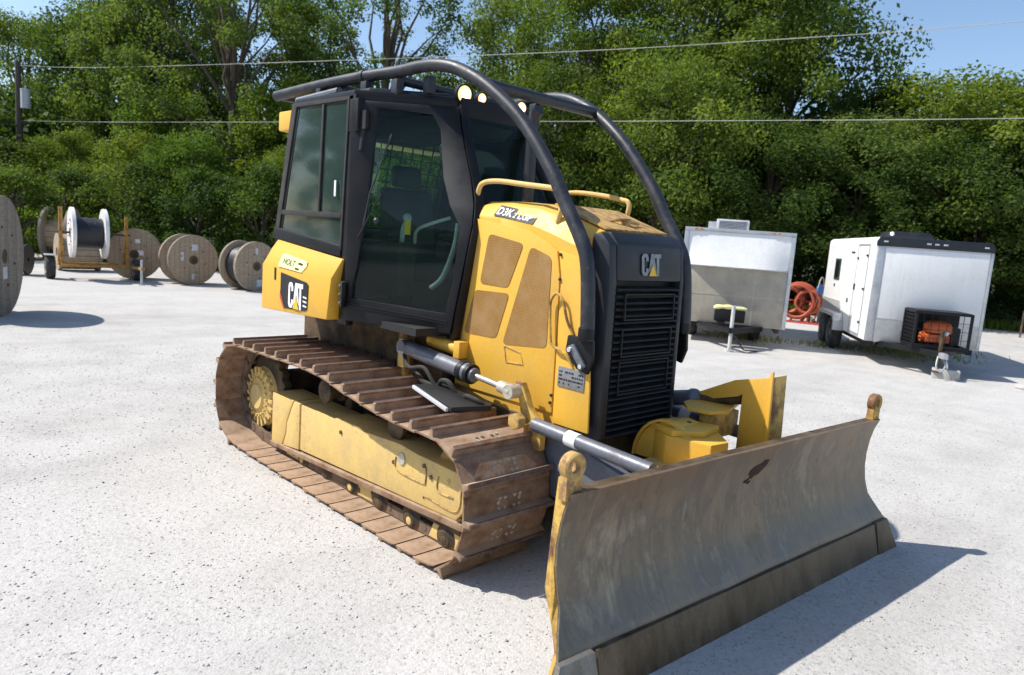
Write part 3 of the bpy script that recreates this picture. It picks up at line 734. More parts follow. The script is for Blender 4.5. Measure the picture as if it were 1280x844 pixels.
for side in (-1, 1):
    Yn = side*.85; Yi = side*.79
    q = MB(); q.prism([(-2.345,2.67),(-2.22,2.67),(-2.47,1.70),(-2.60,1.70)], 'y', Yn, Yi); q.build('rear_pillar', 'black', dz, 30, .008)
    q = MB(); q.prism([(-1.560,1.10),(-1.455,1.10),(-1.44,2.67),(-1.515,2.67)], 'y', Yn, Yi); cp = q.build('centre_pillar', 'black', dz, 30, .010)
    q = MB(); q.box((-1.55, side*.856, 2.42), (-1.40, side*.80, 2.64)); q.build('pillar_bracket', 'black', cp, 30, .010)
    q = MB(); q.prism([(-2.62,1.72),(-1.55,1.62),(-1.55,1.10),(-2.62,1.10)], 'y', side*.80, side*.76); q.build('side_wall', 'black', dz, 30)
    q = MB(); q.prism([(-2.58,1.735),(-1.55,1.645),(-1.55,1.575),(-2.60,1.655)], 'y', side*.862, side*.79); q.build('window_sill', 'black', dz, 30, .006)
    # side window
    q = MB()
    o3 = [(-2.565, 1.70), (-1.545, 1.62), (-1.505, 2.66), (-2.33, 2.67)]; i3 = [(-2.495, 1.735), (-1.568, 1.655), (-1.525, 2.635), (-2.262, 2.640)]
    q.frame_loop([(p[0], side*.846, p[1]) for p in o3], [(p[0], side*.846, p[1]) for p in i3], (0, side*.014, 0))
    q.prism([(-2.462,1.842),(-1.562,1.842),(-1.560,1.878),(-2.452,1.878)], 'y', side*.848, side*.862)
    q.prism([(-1.895,1.86),(-1.87,1.86),(-1.845,2.63),(-1.87,2.63)], 'y', side*.8475, side*.861)
    swn = q.build('side_window', 'rubber', dz, 30, .003)
    q = MB(); q.prism([(-2.51,1.73),(-1.56,1.65),(-1.52,2.645),(-2.27,2.645)], 'y', side*.845, side*.840); q.build('pane', 'glass', swn, None)
    q = MB(); q.box((-1.655, side*.8625, 1.99), (-1.632, side*.8655, 2.10)); q.build('sticker', 'white_print', swn, None)
    # door
    outer = [(0,1.14),(.5,1.14),(1,1.14),(1,1.5),(1,1.85),(1,1.98),(1,2.15),(1,2.35),(1,2.5),(1,2.63),(.5,2.63),(0,2.63),(0,2.2),(0,1.9),(0,1.5),(0,1.25)]
    inner = [(.06,1.30),(.5,1.285),(.92,1.27),(.940,1.5),(.91,1.84),(.82,1.97),(.78,2.15),(.80,2.35),(.81,2.47),(.75,2.565),(.5,2.58),(.235,2.59),(.19,2.2),(.15,1.9),(.10,1.5),(.06,1.36)]
    nn_ = Vector((dn.x, dn.y*-side if side > 0 else dn.y, 0)) if side < 0 else Vector((dn.x, -dn.y, 0))
    q = MB(); q.frame_loop([D(a, b, side) for a, b in outer], [D(a, b, side) for a, b in inner], nn_*.030)
    door = q.build('cab_door', 'black', dz, 25, .005)
    q = MB()
    nz = 12; vs = []; fs = []
    for i in range(nz+1):
        z_ = 1.20+(2.61-1.20)*i/nz
        for j in range(5): vs.append(D(.02+.96*j/4, z_, side)+nn_*.012)
    for i in range(nz):
        for j in range(4): fs.append((i*5+j, i*5+j+1, (i+1)*5+j+1, (i+1)*5+j))
    q.add(vs, fs); q.build('door_glass', 'glass_door', door, 60)
    q = MB(); q.frame_loop([D(a, b, side)+nn_*.0305 for a, b in [(.03,1.245),(.96,1.205),(.96,1.222),(.03,1.262)]], [D(a, b, side)+nn_*.0305 for a, b in [(.032,1.247),(.958,1.207),(.958,1.220),(.032,1.260)]], nn_*.006); q.build('lower_trim', 'sweep', door, 30)
    # latch assembly low on the rear edge
    q = MB(); q.obb(D(-.01, 1.32, side)+nn_*.035, (.915, -.404*-side, 0) if side < 0 else (.915, -.404, 0), nn_, (0, 0, 1), .045, .028, .09); lt = q.build('door_latch', 'dark', door, 30, .012)
    q = MB()
    for z_ in (1.26, 1.32, 1.38): q.sphere(D(-.01, z_, side)+nn_*.066, .014, 8)
    q.build('latch_bolt', 'cyl', lt)
    q = MB(); q.tube([D(.12, 2.44, side)+nn_*.035, D(.10, 2.30, side)+nn_*.035], .016, 8); q.obb(D(.11, 2.50, side)+nn_*.03, (1, 0, 0), nn_, (0, 0, 1), .05, .02, .06); q.build('upper_hinge', 'dark', door, 30)
    # wiper
    q = MB(); q.tube([D(.14, 1.80, side)+nn_*.03, D(.19, 2.02, side)+nn_*.045, D(.37, 2.42, side)+nn_*.03], .006, 6); q.tube([D(.10, 1.72, side)+nn_*.032, D(.27, 2.02, side)+nn_*.032], .006, 6); q.sphere(D(.24, 1.84, side)+nn_*.02, .022, 10); q.build('wiper', 'sweep', door)
    # A pillar
    q = MB()
    zs = [1.10,1.35,1.6,1.81,1.92,2.02,2.15,2.35,2.5,2.64]
    vs = []
    for z_ in zs:
        p = F(z_); p = Vector((p.x, p.y*(-side) if side > 0 else p.y, z_))
        tin = Vector((-.45, side*.35, 0)).normalized()
        t2 = Vector((.1, -side*.9, 0)).normalized()
        wd = .055
        vs += [p+Vector((.02, side*.02, 0)), p+Vector((.035, -side*.045, 0)), p+Vector((-.03, -side*.06, 0)), p+Vector((-.05, -side*.0, 0))]
    fs = [(i*4+j, i*4+(j+1) % 4, (i+1)*4+(j+1) % 4, (i+1)*4+j) for i in range(len(zs)-1) for j in range(4)]+[(3, 2, 1, 0), tuple(range(len(vs)-4, len(vs)))]
    q.add(vs, fs); q.build('front_pillar', 'black', dz, 30, .008)
    # inner grab handle by the front edge
    q = MB(); q.tube(catmull([D(.80, 2.36, side)-nn_*.02, D(.76, 2.34, side)-nn_*.05, D(.80, 2.15, side)-nn_*.06, D(.86, 2.0, side)-nn_*.05], 5), .024, 10); q.build('door_grip', 'sweep', door)
    q = MB(); q.tube(catmull([D(.86, 1.86, side)-nn_*.04, D(.855, 1.70, side)-nn_*.05, D(.80, 1.50, side)-nn_*.06, D(.72, 1.42, side)-nn_*.05], 5), .018, 10); q.build('inner_handle', 'cyl', door)
# windshield and front/rear walls
q = MB()
o3 = [F(z_)+Vector((.0, .03, 0)) for z_ in (1.92, 2.15, 2.35, 2.64)]
lf = [Vector((p.x, p.y, p.z)) for p in o3]; rt = [Vector((p.x, -p.y, p.z)) for p in o3]
vs = lf+rt; fs = [(i, i+4, i+5, i+1) for i in range(3)]
q.add(vs, fs); q.build('windshield', 'glass_front', dz, None)
q = MB()
q.box((-1.02, -.33, 2.56), (-.955, .33, 2.70)); q.build('front_header', 'black', dz, 30, .01)
q = MB(); q.prism([(-2.60,1.10),(-2.60,1.74),(-2.54,1.74),(-2.54,1.10)], 'y', -.84, .84)
q.build('rear_wall', 'black', dz, 30)
q = MB()
o3 = [(-2.585,-.80,1.72),(-2.585,.80,1.72),(-2.345,.80,2.66),(-2.345,-.80,2.66)]; i3 = [(-2.575,-.70,1.79),(-2.575,.70,1.79),(-2.36,.70,2.58),(-2.36,-.70,2.58)]
q.frame_loop(o3, i3, (.03, 0, .0)); rw = q.build('rear_window', 'black', dz, 30)
q = MB(); q.add([(-2.57,-.74,1.76),(-2.57,.74,1.76),(-2.355,.74,2.62),(-2.355,-.74,2.62)], [(0, 1, 2, 3)]); q.build('pane', 'glass', rw, None)
q = MB()
for k in range(13):
    y_ = -.66+k*.11; q.bar((-2.60, y_, 1.74), (-2.375, y_, 2.64), .009, .009)
for k in range(9):
    s_ = k/8; q.bar((-2.60+.225*s_, -.72, 1.76+.86*s_), (-2.60+.225*s_, .72, 1.76+.86*s_), .009, .009)
q.build('rear_screen', 'black', rw, None)
# interior
q = MB(); q.box((-2.50, -.74, 1.12), (-.78, .74, 1.17)); q.build('cab_floor', 'dark', dz, None)
q = MB(); q.box((-1.98, -.24, 1.42), (-1.50, .24, 1.56)); q.box((-1.90, -.20, 1.17), (-1.58, .20, 1.42)); seat = q.build('operator_seat', 'dark', dz, 30, .03)
q = MB(); q.prism([(-2.00,1.50),(-1.86,1.52),(-1.96,2.12),(-2.08,2.12)], 'y', -.23, .23); q.build('backrest', 'dark', seat, 30, .035)
q = MB(); q.prism([(-2.06,2.13),(-1.97,2.13),(-1.99,2.30),(-2.07,2.30)], 'y', -.13, .13); q.build('headrest', 'dark', seat, 30, .025)
for side in (-1, 1):
    q = MB(); q.box((-1.98, side*.30, 1.30), (-1.42, side*.46, 1.70)); cs = q.build('side_console', 'dark', dz, 30, .02)
    q = MB(); q.tube(catmull([(-1.50, side*.38, 1.70), (-1.49, side*.38, 1.80), (-1.46, side*.37, 1.86)], 4), [.018]*8+[.03], 8); q.sphere((-1.46, side*.37, 1.88), .035, 10); q.build('joystick', 'glassgrey' if side < 0 else 'dark', cs)
    q = MB(); q.box((-1.95, side*.30, 1.73), (-1.60, side*.44, 1.78)); q.build('armrest', 'dark', cs, 30, .02)
q = MB(); q.prism([(-1.02,1.17),(-.74,1.17),(-.72,1.85),(-.86,1.93),(-.98,1.80)], 'y', -.24, .24); dsh = q.build('dashboard', 'dark', dz, 30, .03)
q = MB(); q.prism([(-.93,1.86),(-.90,1.84),(-.96,2.02),(-.99,2.0)], 'y', -.14, .10); q.build('monitor', 'dark', dsh, 30, .01)
q = MB(); q.tube(catmull([(-1.45,-.30,1.70),(-1.38,-.33,1.80),(-1.22,-.30,1.86),(-1.12,-.24,1.90)], 5), .012, 8); q.build('control_lever', 'glassgrey', dz)
q = MB(); q.prism([(-2.40,2.50),(-1.2,2.50),(-1.05,2.62),(-2.40,2.62)], 'y', -.30, .30); q.build('headliner', 'dark', dz, 30, .02)
q = MB(); q.box((-1.30, -.50, 1.76), (-1.28, -.465, 1.86)); q.build('warning_tag', 'yellow_print', dz, None)
# rear air unit behind the roof
q = MB(); q.box((-2.72, -.78, 2.50), (-2.42, .78, 2.655)); q.build('rear_air_unit', 'yellow', dz, 30, .02)
q = MB(); q.cyl((-2.35, -.80, 2.70), (-1.85, -.74, 2.74), .03, n=10); q.build('sky_gap_bar', 'cyl', dz)  # grey bar standing in for the bright sky strip between roof and rail
# work lights
for y_, r_l in ((-.30, .054), (-.145, .034), (.125, .030), (.235, .042)):
    q = MB(); q.lathe([(0,-.06),(.6*r_l,-.055),(r_l*1.15,-.02),(r_l*1.25,.02),(r_l*1.05,.022)], (-.985, y_, 2.725), (1, -.12, -.12), 20)
    wl = q.build('work_light', 'black', dz)
    q = MB(); q.lathe([(r_l*1.05,.012),(r_l*.9,.022),(r_l*.62,.028)], (-.985, y_, 2.725), (1, -.12, -.12), 20); q.build('lens', 'lamp', wl)
    q = MB(); q.lathe([(r_l*.62,.028),(r_l*.4,.032),(0,.034)], (-.985, y_, 2.725), (1, -.12, -.12), 20); q.build('bulb_glow', 'lamp_core', wl)
# mirror on the far front corner
q = MB(); q.tube([(-.90, .30, 2.45), (-.80, .36, 2.30), (-.80, .40, 2.22)], .012, 8); q.build('mirror_arm', 'black', dz)

# ---- rear fenders with decals
for side in (-1, 1):
    q = MB()
    prof_ = [(-2.50,1.635),(-2.60,1.545),(-2.615,1.085),(-1.59,1.125),(-1.515,1.545)]
    ya, yb, yc_ = side*.93, side*.805, side*.865
    vs = [(x_, ya if z_ < 1.5 else yc_, z_) for x_, z_ in [(-2.50,1.640),(-2.60,1.55)]]
    lo = [(-2.625, ya, 1.44), (-2.625, ya, 1.085), (-1.585, ya, 1.125), (-1.540, ya, 1.42)]
    hi = [(-1.505, yc_, 1.560), (-2.50, yc_, 1.645), (-2.59, yc_, 1.575)]
    poly = hi[1:]+lo+[hi[0]]
    inn = [(p[0], yb, p[2]) for p in poly]
    k = len(poly)
    fs = [(5-5, 1, 2, 5, 6)] if False else []
    # faces: chamfer (hi0,hi1,hi2,lo0,lo3), vertical (lo0..lo3), back, rim
    idx = {'h1': 0, 'h2': 1, 'l0': 2, 'l1': 3, 'l2': 4, 'l3': 5, 'h0': 6}
    fs = [(0, 1, 2, 5, 6), (2, 3, 4, 5), tuple(range(2*k-1, k-1, -1))]+[(i, i+k, (i+1) % k+k, (i+1) % k) for i in range(k)]
    q.add(poly+inn, fs)
    fd = q.build('rear_fender', 'yellow', dz, 25, .014)
    q = MB(); q.box((-2.40, side*.925, 1.335), (-2.375, side*.934, 1.43)); q.build('latch_slot', 'dark', fd, None)
    if side < 0:
        u = (1, 0, 0); v = (0, 0, 1); O = Vector((0, -.932, 0))
        def DP(ps): return [(p[0], p[1]) for p in ps]
        decal('badge_backing', [[(-2.285,1.215),(-2.20,1.135),(-1.885,1.150),(-1.860,1.165),(-1.850,1.345),(-1.875,1.360),(-2.285,1.402)]], O, u, v, 'dark', fd, .002)
        decal('badge_flash', [[(-2.287,1.260),(-2.287,1.208),(-2.225,1.130),(-2.205,1.128),(-2.255,1.215)]], O, u, v, 'red_print', fd, .0055)
        wp, yp = logo_polys(.128, .195, -2.145, 1.148)
        decal('brand_letters', wp, O, u, v, 'white_print', fd, .006)
        decal('letter_triangle', yp, O, u, v, 'yellow_print', fd, .009)
        decal('badge_lines', [[(-1.915,1.245+k*.0-.032*k),(-1.86,1.240-.032*k),(-1.86,1.252-.032*k),(-1.915,1.257-.032*k)] for k in range(3)], O, u, v, 'white_print', fd, .006)
        cu_ = Vector((1, 0, -.060)).normalized(); cv_ = Vector((0, .065, .175)); cv_ = (cv_-cu_*cv_.dot(cu_)).normalized()
        CO = Vector((-2.335, -.929, 1.442))
        decal('dealer_sticker', [[(.0,.0),(.375,.004),(.415,.055),(.40,.095),(.29,.100),(.03,.112),(0,.095)]], CO, cu_, cv_, 'cream_print', fd, .007)
        text_decal('dealer_name', 'HOLT', CO+cu_*.055+cv_*.028, cu_, cv_, .19, .050, 'green_print', fd, .0105, .03)
        decal('sticker_squares', [[(.29,.072),(.355,.070),(.355,.054),(.29,.056)], [(.27,.028),(.325,.026),(.325,.012),(.27,.014)]], CO, cu_, cv_, 'dark', fd, .0105)
    q = MB(); q.tube(catmull([(-2.53, side*.80, 1.62), (-2.56, side*.80, 1.70), (-2.54, side*.80, 1.74), (-2.50, side*.80, 1.70)], 4), .012, 8); q.build('fender_loop', 'pale', fd)

# model plate on the hood shoulder: local plane fitted to the shoulder
P0 = Vector((-.420, -.437, 1.917)); P1 = Vector((-.10, -.437, 1.881))
# shoulder plane passes through crease (Y=-.425) and the top edge (Y=-.37, z about 2.0)
SU = (Vector((-.12, -.425, 1.878))-Vector((-.40, -.425, 1.913))).normalized()
SV = (Vector((-.40, -.370, 1.990))-Vector((-.40, -.425, 1.913))); SV = (SV-SU*SV.dot(SU)).normalized()
SO = Vector((-.46, -.425, 1.920))
decal('model_plate', [[(.0,.002),(.352,.002),(.360,.086),(.008,.086)]], SO, SU, SV, 'dark', hood, .003)
text_decal('model_letters', 'D3K', SO+SU*.016+SV*.014, SU, SV, .135, .058, 'white_print', hood, .007, .02)
text_decal('model_number', '2', SO+SU*.162+SV*.014, SU, SV, .026, .040, 'plate_grey', hood, .007, .03)
text_decal('model_suffix', 'LGP', SO+SU*.205+SV*.014, SU, SV, .120, .050, 'plate_grey', hood, .007, .03)

# ---- lift cylinders, push frame, blade mounting
for side in (-1, 1):
    Y = side*.605
    q = MB(); q.tube([(-1.02, Y, .995), (-.46, Y, .950)], .052, 18); q.cyl((-.47, Y, .951), (-.36, Y, .942), .060, n=18); q.cyl((-.36, Y, .942), (-.33, Y, .940), .045, n=18); q.cyl((-1.06, Y-.05, 1.0), (-1.06, Y+.05, 1.0), .05, n=16)
    lc = q.build('lift_cylinder', 'cyl', dz, 40)
    q = MB(); q.cyl((-.34, Y, .941), (-.08, Y, .919), .0185, n=14); q.build('piston_rod', 'chrome', lc)
    q = MB(); q.cyl((-.46, Y, .950), (-.42, Y, .947), .066, n=18); q.cyl((-.385, Y, .944), (-.355, Y, .942), .064, n=18); q.build('gland_ring', 'black', lc)
    q = MB(); q.tube([(-.10, Y, .921), (.01, Y, .910)], [.036, .044], 14); q.cyl((.005, Y-.04, .910), (.005, Y+.04, .910), .042, n=16); q.build('rod_end', 'pale', lc)
    q = MB(); q.obb((-1.11, Y+side*-.02, .95), (0, 0, 1), (1, 0, 0), (0, 1, 0), .10, .03, .03); q.build('cylinder_mount', 'yellow_dusty', dz, 30, .01)
    # lifting arm bracket curving down to the push arm
    q = MB(); q.prism([(-.02,.965),(.035,.965),(.075,.90),(.10,.845),(.17,.78),(.22,.74),(.22,.60),(.10,.60),(.04,.80),(.02,.87)], 'y', side*.565, side*.52); q.build('lift_arm', 'yellow_rusty', dz, 30, .008)
    q = MB(); q.cyl((.085, side*.60, .755), (.085, side*.66, .755), .050, n=6); q.build('arm_pin', 'hub', dz, 30, .006)
    # angle cylinder
    q = MB(); q.tube([(.16, side*.56, .745), (.98, side*.56, .708)], .040, 16); ac = q.build('angle_cylinder', 'cyl', dz, 40)
    q = MB(); q.cyl((.42, side*.56, .733), (.50, side*.56, .729), .0435, n=16); q.build('cylinder_label', 'white_print', ac)
    q = MB(); q.cyl((.97, side*.56, .709), (1.06, side*.60, .700), .020, n=12); q.build('piston_rod', 'chrome', ac)
    # push arm (C frame)
    q = MB(); q.prism([(.02,.70),(.30,.695),(.75,.60),(.98,.52),(.98,.36),(.6,.30),(.15,.34),(-.40,.30),(-.40,.46),(-.02,.52)], 'y', side*.485, side*.40); q.build('push_arm', 'cyl', dz, 30, .012)
# centre ball housing
q = MB(); q.box((.88, -.48, .30), (1.10, .48, .52)); q.box((.62, -.20, .32), (1.0, .20, .60)); q.build('c_frame', 'yellow_dusty', dz, 30, .02)
q = MB(); q.prism([(.60,-.02),(.625,.19),(.86,.26),(1.02,.10),(1.0,-.05),(.74,-.10)], 'z', .58, .765)
hs_ = q.build('ball_housing', 'yellow', dz, 30, .012)
q = MB(); q.prism([(.585,-.04),(.605,.20),(.86,.27),(.90,.05),(.78,-.10)], 'z', .765, .80); q.build('housing_top', 'yellow', hs_, 30, .008)
q = MB(); q.prism([(.52,.60),(.60,.72),(.76,.66),(.85,.36),(.80,.24),(.66,.22),(.56,.34)], 'z', .85, .872); q.build('stop_plate', 'yellow', hs_, 30, .006)
q = MB(); q.box((.70, .30, .70), (.82, .56, .85)); q.build('stop_block', 'yellow_rusty', hs_, 30, .01)
q = MB()
arc = [(.70+.215*math.cos(R(a)), .58+.255*math.sin(R(a))) for a in range(0, 181, 15)]; arci = [(.70+.20*math.cos(R(a)), .58+.24*math.sin(R(a))) for a in range(180, -1, -15)]
q.prism(arc+arci, 'y', -.05, .0) ; q.build('hose_guard', 'yellow', hs_, 30)
q = MB(); q.prism([(.70+.198*math.cos(R(a)), .58+.235*math.sin(R(a))) for a in range(0, 181, 15)], 'y', -.03, .20); q.build('inner_cover', 'yellow', hs_, 30)
for p in ((.70, .06), (.74, .13)):
    q = MB(); q.cyl((p[0], p[1], .80), (p[0], p[1], .812), .014, n=8); q.build('bolt', 'under', hs_)
# tilt cylinder bracket rising behind the blade
q = MB(); q.prism([(.500,.885),(.60,.935),(.80,1.038),(1.035,1.098),(1.055,.60),(.86,.60),(.862,.965),(.835,.945),(.60,.875),(.51,.855)], 'y', .49, .515); tb = q.build('tilt_bracket', 'yellow', dz, 30, .004)
q = MB(); q.prism([(1.035,1.098),(1.055,.60),(1.03,.60),(1.01,1.09)], 'y', .515, .68); q.build('rear_flange', 'yellow_rusty', tb, 30, .004)
q = MB(); q.prism([(1.045,1.135),(1.062,.60),(1.040,.60),(1.025,1.12)], 'y', .475, .495); q.build('edge_strip', 'yellow', tb, 30, .003)
q = MB(); q.tube([(.50, .50, .86), (.86, .56, .93)], .038, 14); q.build('tilt_rod', 'under', tb)
q = MB(); q.sphere((.535, .49, .875), .058, 14); q.cyl((.22, .50, .80), (.50, .50, .865), .05, n=16); q.build('tilt_cylinder', 'cyl', tb)

# ---- blade
BA = -.07
bl = thing('dozer_blade_pivot', '', '', (0, 0, 0)) if False else None
bt = Vector((-math.sin(BA), math.cos(BA), 0)); bn = Vector((math.cos(BA), math.sin(BA), 0)); bc = Vector((1.433, .04, 0))
def BP(s_, off, z_): return bc+bt*s_+bn*off+Vector((0, 0, z_))
prof_b = [(.118,-.112),(.145,-.114),(.175,-.130),(.23,-.165),(.30,-.203),(.38,-.232),(.47,-.247),(.56,-.247),(.65,-.236),(.73,-.218),(.80,-.192)]
def half(z_): return 1.405+max(0, (.30-z_))/.34*.17 if z_ < .30 else 1.405
NSB = 48
vs = []; fs = []
for z_, o_ in prof_b:
    z_, o_ = z_, o_
rows = prof_b
for z_, o_ in rows:
    h_ = half(z_)
    for j in range(NSB+1):
        s_ = -h_+2*h_*j/NSB
        dent = .0035*math.sin(s_*7.3+z_*5)*math.sin(s_*3.1-z_*9)
        vs.append(BP(s_, o_+dent, z_))
nf = len(vs)
for z_, o_ in rows:
    h_ = half(z_)
    for j in range(NSB+1):
        s_ = -h_+2*h_*j/NSB
        vs.append(BP(s_, o_-.022, z_))
W_ = NSB+1
for i in range(len(rows)-1):
    for j in range(NSB):
        fs.append((i*W_+j, i*W_+j+1, (i+1)*W_+j+1, (i+1)*W_+j))
        fs.append((nf+i*W_+j, nf+(i+1)*W_+j, nf+(i+1)*W_+j+1, nf+i*W_+j+1))
L_ = len(rows)-1
for j in range(NSB):
    fs.append((j, nf+j, nf+j+1, j+1)); fs.append((L_*W_+j, L_*W_+j+1, nf+L_*W_+j+1, nf+L_*W_+j))
for i in range(len(rows)-1):
    fs.append((i*W_, (i+1)*W_, nf+(i+1)*W_, nf+i*W_)); fs.append((i*W_+NSB, nf+i*W_+NSB, nf+(i+1)*W_+NSB, (i+1)*W_+NSB))
q = MB(); q.add(vs, fs); blade = q.build('blade', 'blade', dz, 40)
# cutting edge
def strip(s0, s1, z0, o0, z1, o1, th, h0=None, h1=None, name='cutting_edge', mat='edge'):
    vs = []
    for (z_, o_) in ((z0, o0), (z1, o1)):
        for s_ in ((s0, s1) if z_ == z0 else (h0 if h0 is not None else s0, h1 if h1 is not None else s1)):
            vs += [BP(s_, o_, z_), BP(s_, o_-th, z_)]
    q = MB(); q.add(vs, [(0, 2, 6, 4), (1, 5, 7, 3), (0, 1, 3, 2), (4, 6, 7, 5), (0, 4, 5, 1), (2, 3, 7, 6)])
    return q.build(name, mat, blade, 30, .004)
strip(-1.28, 1.30, -.055, -.042, .140, -.092, .028)
strip(-1.575, -1.29, -.055, -.036, .145, -.084, .032, -1.50, -1.30, 'end_bit', 'endbit')
strip(1.31, 1.575, -.055, -.038, .145, -.088, .032, 1.32, 1.48, 'end_bit', 'edge')
# yellow end plates
for sg in (-1, 1):
    fr_ = [(.0,-.095)]+[(z_, o_-.010) for z_, o_ in prof_b]+[(.815,-.205)]
    bk_ = [(.87,-.245),(.85,-.275),(.60,-.290),(.36,-.300),(.30,-.275),(.24,-.215),(.17,-.150),(.10,-.135),(.0,-.120)]
    pl = [(z_, o_) for z_, o_ in fr_]+[(z_, o_) for z_, o_ in bk_]
    vs = []; k = len(pl)
    for dlt in (0, -.022):
        for z_, o_ in pl: vs.append(BP(sg*(half(z_)+.002+dlt), o_, z_))
    q = MB(); q.add(vs, [tuple(range(k)), tuple(range(2*k-1, k-1, -1))]+[(i, i+k, (i+1) % k+k, (i+1) % k) for i in range(k)])
    q.build('end_plate', 'yellow_rusty', blade, 30)
    # lifting eye on the top corner
    cx_ = BP(sg*1.376, -.232, .905)
    q = MB(); q.lathe([(.026,-.022),(.026,.022),(.032,.026),(.052,.026),(.058,.018),(.058,-.018),(.052,-.026),(.032,-.026),(.026,-.022)], cx_, (bn+bt*.0), 24)
    q.obb(cx_-Vector((0, 0, .088)), bt, bn, (0, 0, 1), .045, .021, .050)
    q.build('lifting_eye', 'hub' if sg < 0 else 'yellow_rusty', blade, 35)
# back ribs and top lip
q = MB()
for s_ in (-1.0, -.55, .55, 1.0):
    q.obb(BP(s_, -.32, .38), bt, bn, (0, 0, 1), .014, .06, .33)
q.obb(BP(0, -.27, .16), bt, bn, (0, 0, 1), 1.20, .05, .05)
q.obb(BP(0, -.36, .45), bt, bn, (0, 0, 1), .28, .10, .20)
q.build('back_rib', 'yellow_dusty', blade, 30, .01)
q = MB(); q.obb(BP(0, -.238, .790), bt, bn, (0, 0, 1), 1.385, .028, .009); q.build('top_lip', 'edge', blade, 30, .004)
# dark rust blot
blot = [(p_*1.9, z_*.72) for p_, z_ in [(-.01,-.050),(.02,-.042),(.038,-.01),(.055,.02),(.058,.062),(.038,.066),(.02,.045),(-.012,.030),(-.030,.0),(-.032,-.03)]]
q = MB(); k = len(blot)
def onb(s_, z_, e):
    for (za, oa), (zb, ob) in zip(prof_b, prof_b[1:]):
        if z_ <= zb: o_ = oa+(ob-oa)*(z_-za)/(zb-za); break
    dent = .0035*math.sin(s_*7.3+z_*5)*math.sin(s_*3.1-z_*9)
    return BP(s_, o_+dent+e, z_)
for (cx_, cz_, sc) in ((.02, .665, 1.), (-.055, .612, .28), (-.03, .60, .2), (-.01,.63,.3)):
    vs = [onb(cx_+p[0]*sc, cz_+p[1]*sc, .003) for p in blot]+[onb(cx_+p[0]*sc, cz_+p[1]*sc, .0) for p in blot]
    q.add(vs, [tuple(range(k))]+[(i, i+k, (i+1) % k+k, (i+1) % k) for i in range(k)])
q.build('rust_patch', 'rust', blade, None)

# ---- dark padded case lying on the near track
q = MB(); q.prism([(-.245,-.16),(.235,-.14),(.245,.13),(.20,.165),(-.22,.16),(-.25,.12)], 'z', 0, .038)
pad = q.build('padded_case', 'dark', None, 30, .012)
pad.location = (-.455, -.665, .815); pad.rotation_euler = (R(-1), R(4.5), R(-11))
tag(pad, 'flat black padded case lying across the shoes of the near track', 'case')
q = MB(); q.box((-.24, -.175, .010), (.235, -.156, .034)); q.build('pale_edge', 'acgrey', pad, 30, .006)
q = MB(); q.tube(catmull([(.05,.05,.036),(.12,.03,.062),(.19,.05,.060),(.22,.09,.036)], 5), .014, 8); q.build('carry_strap', 'rubber', pad)

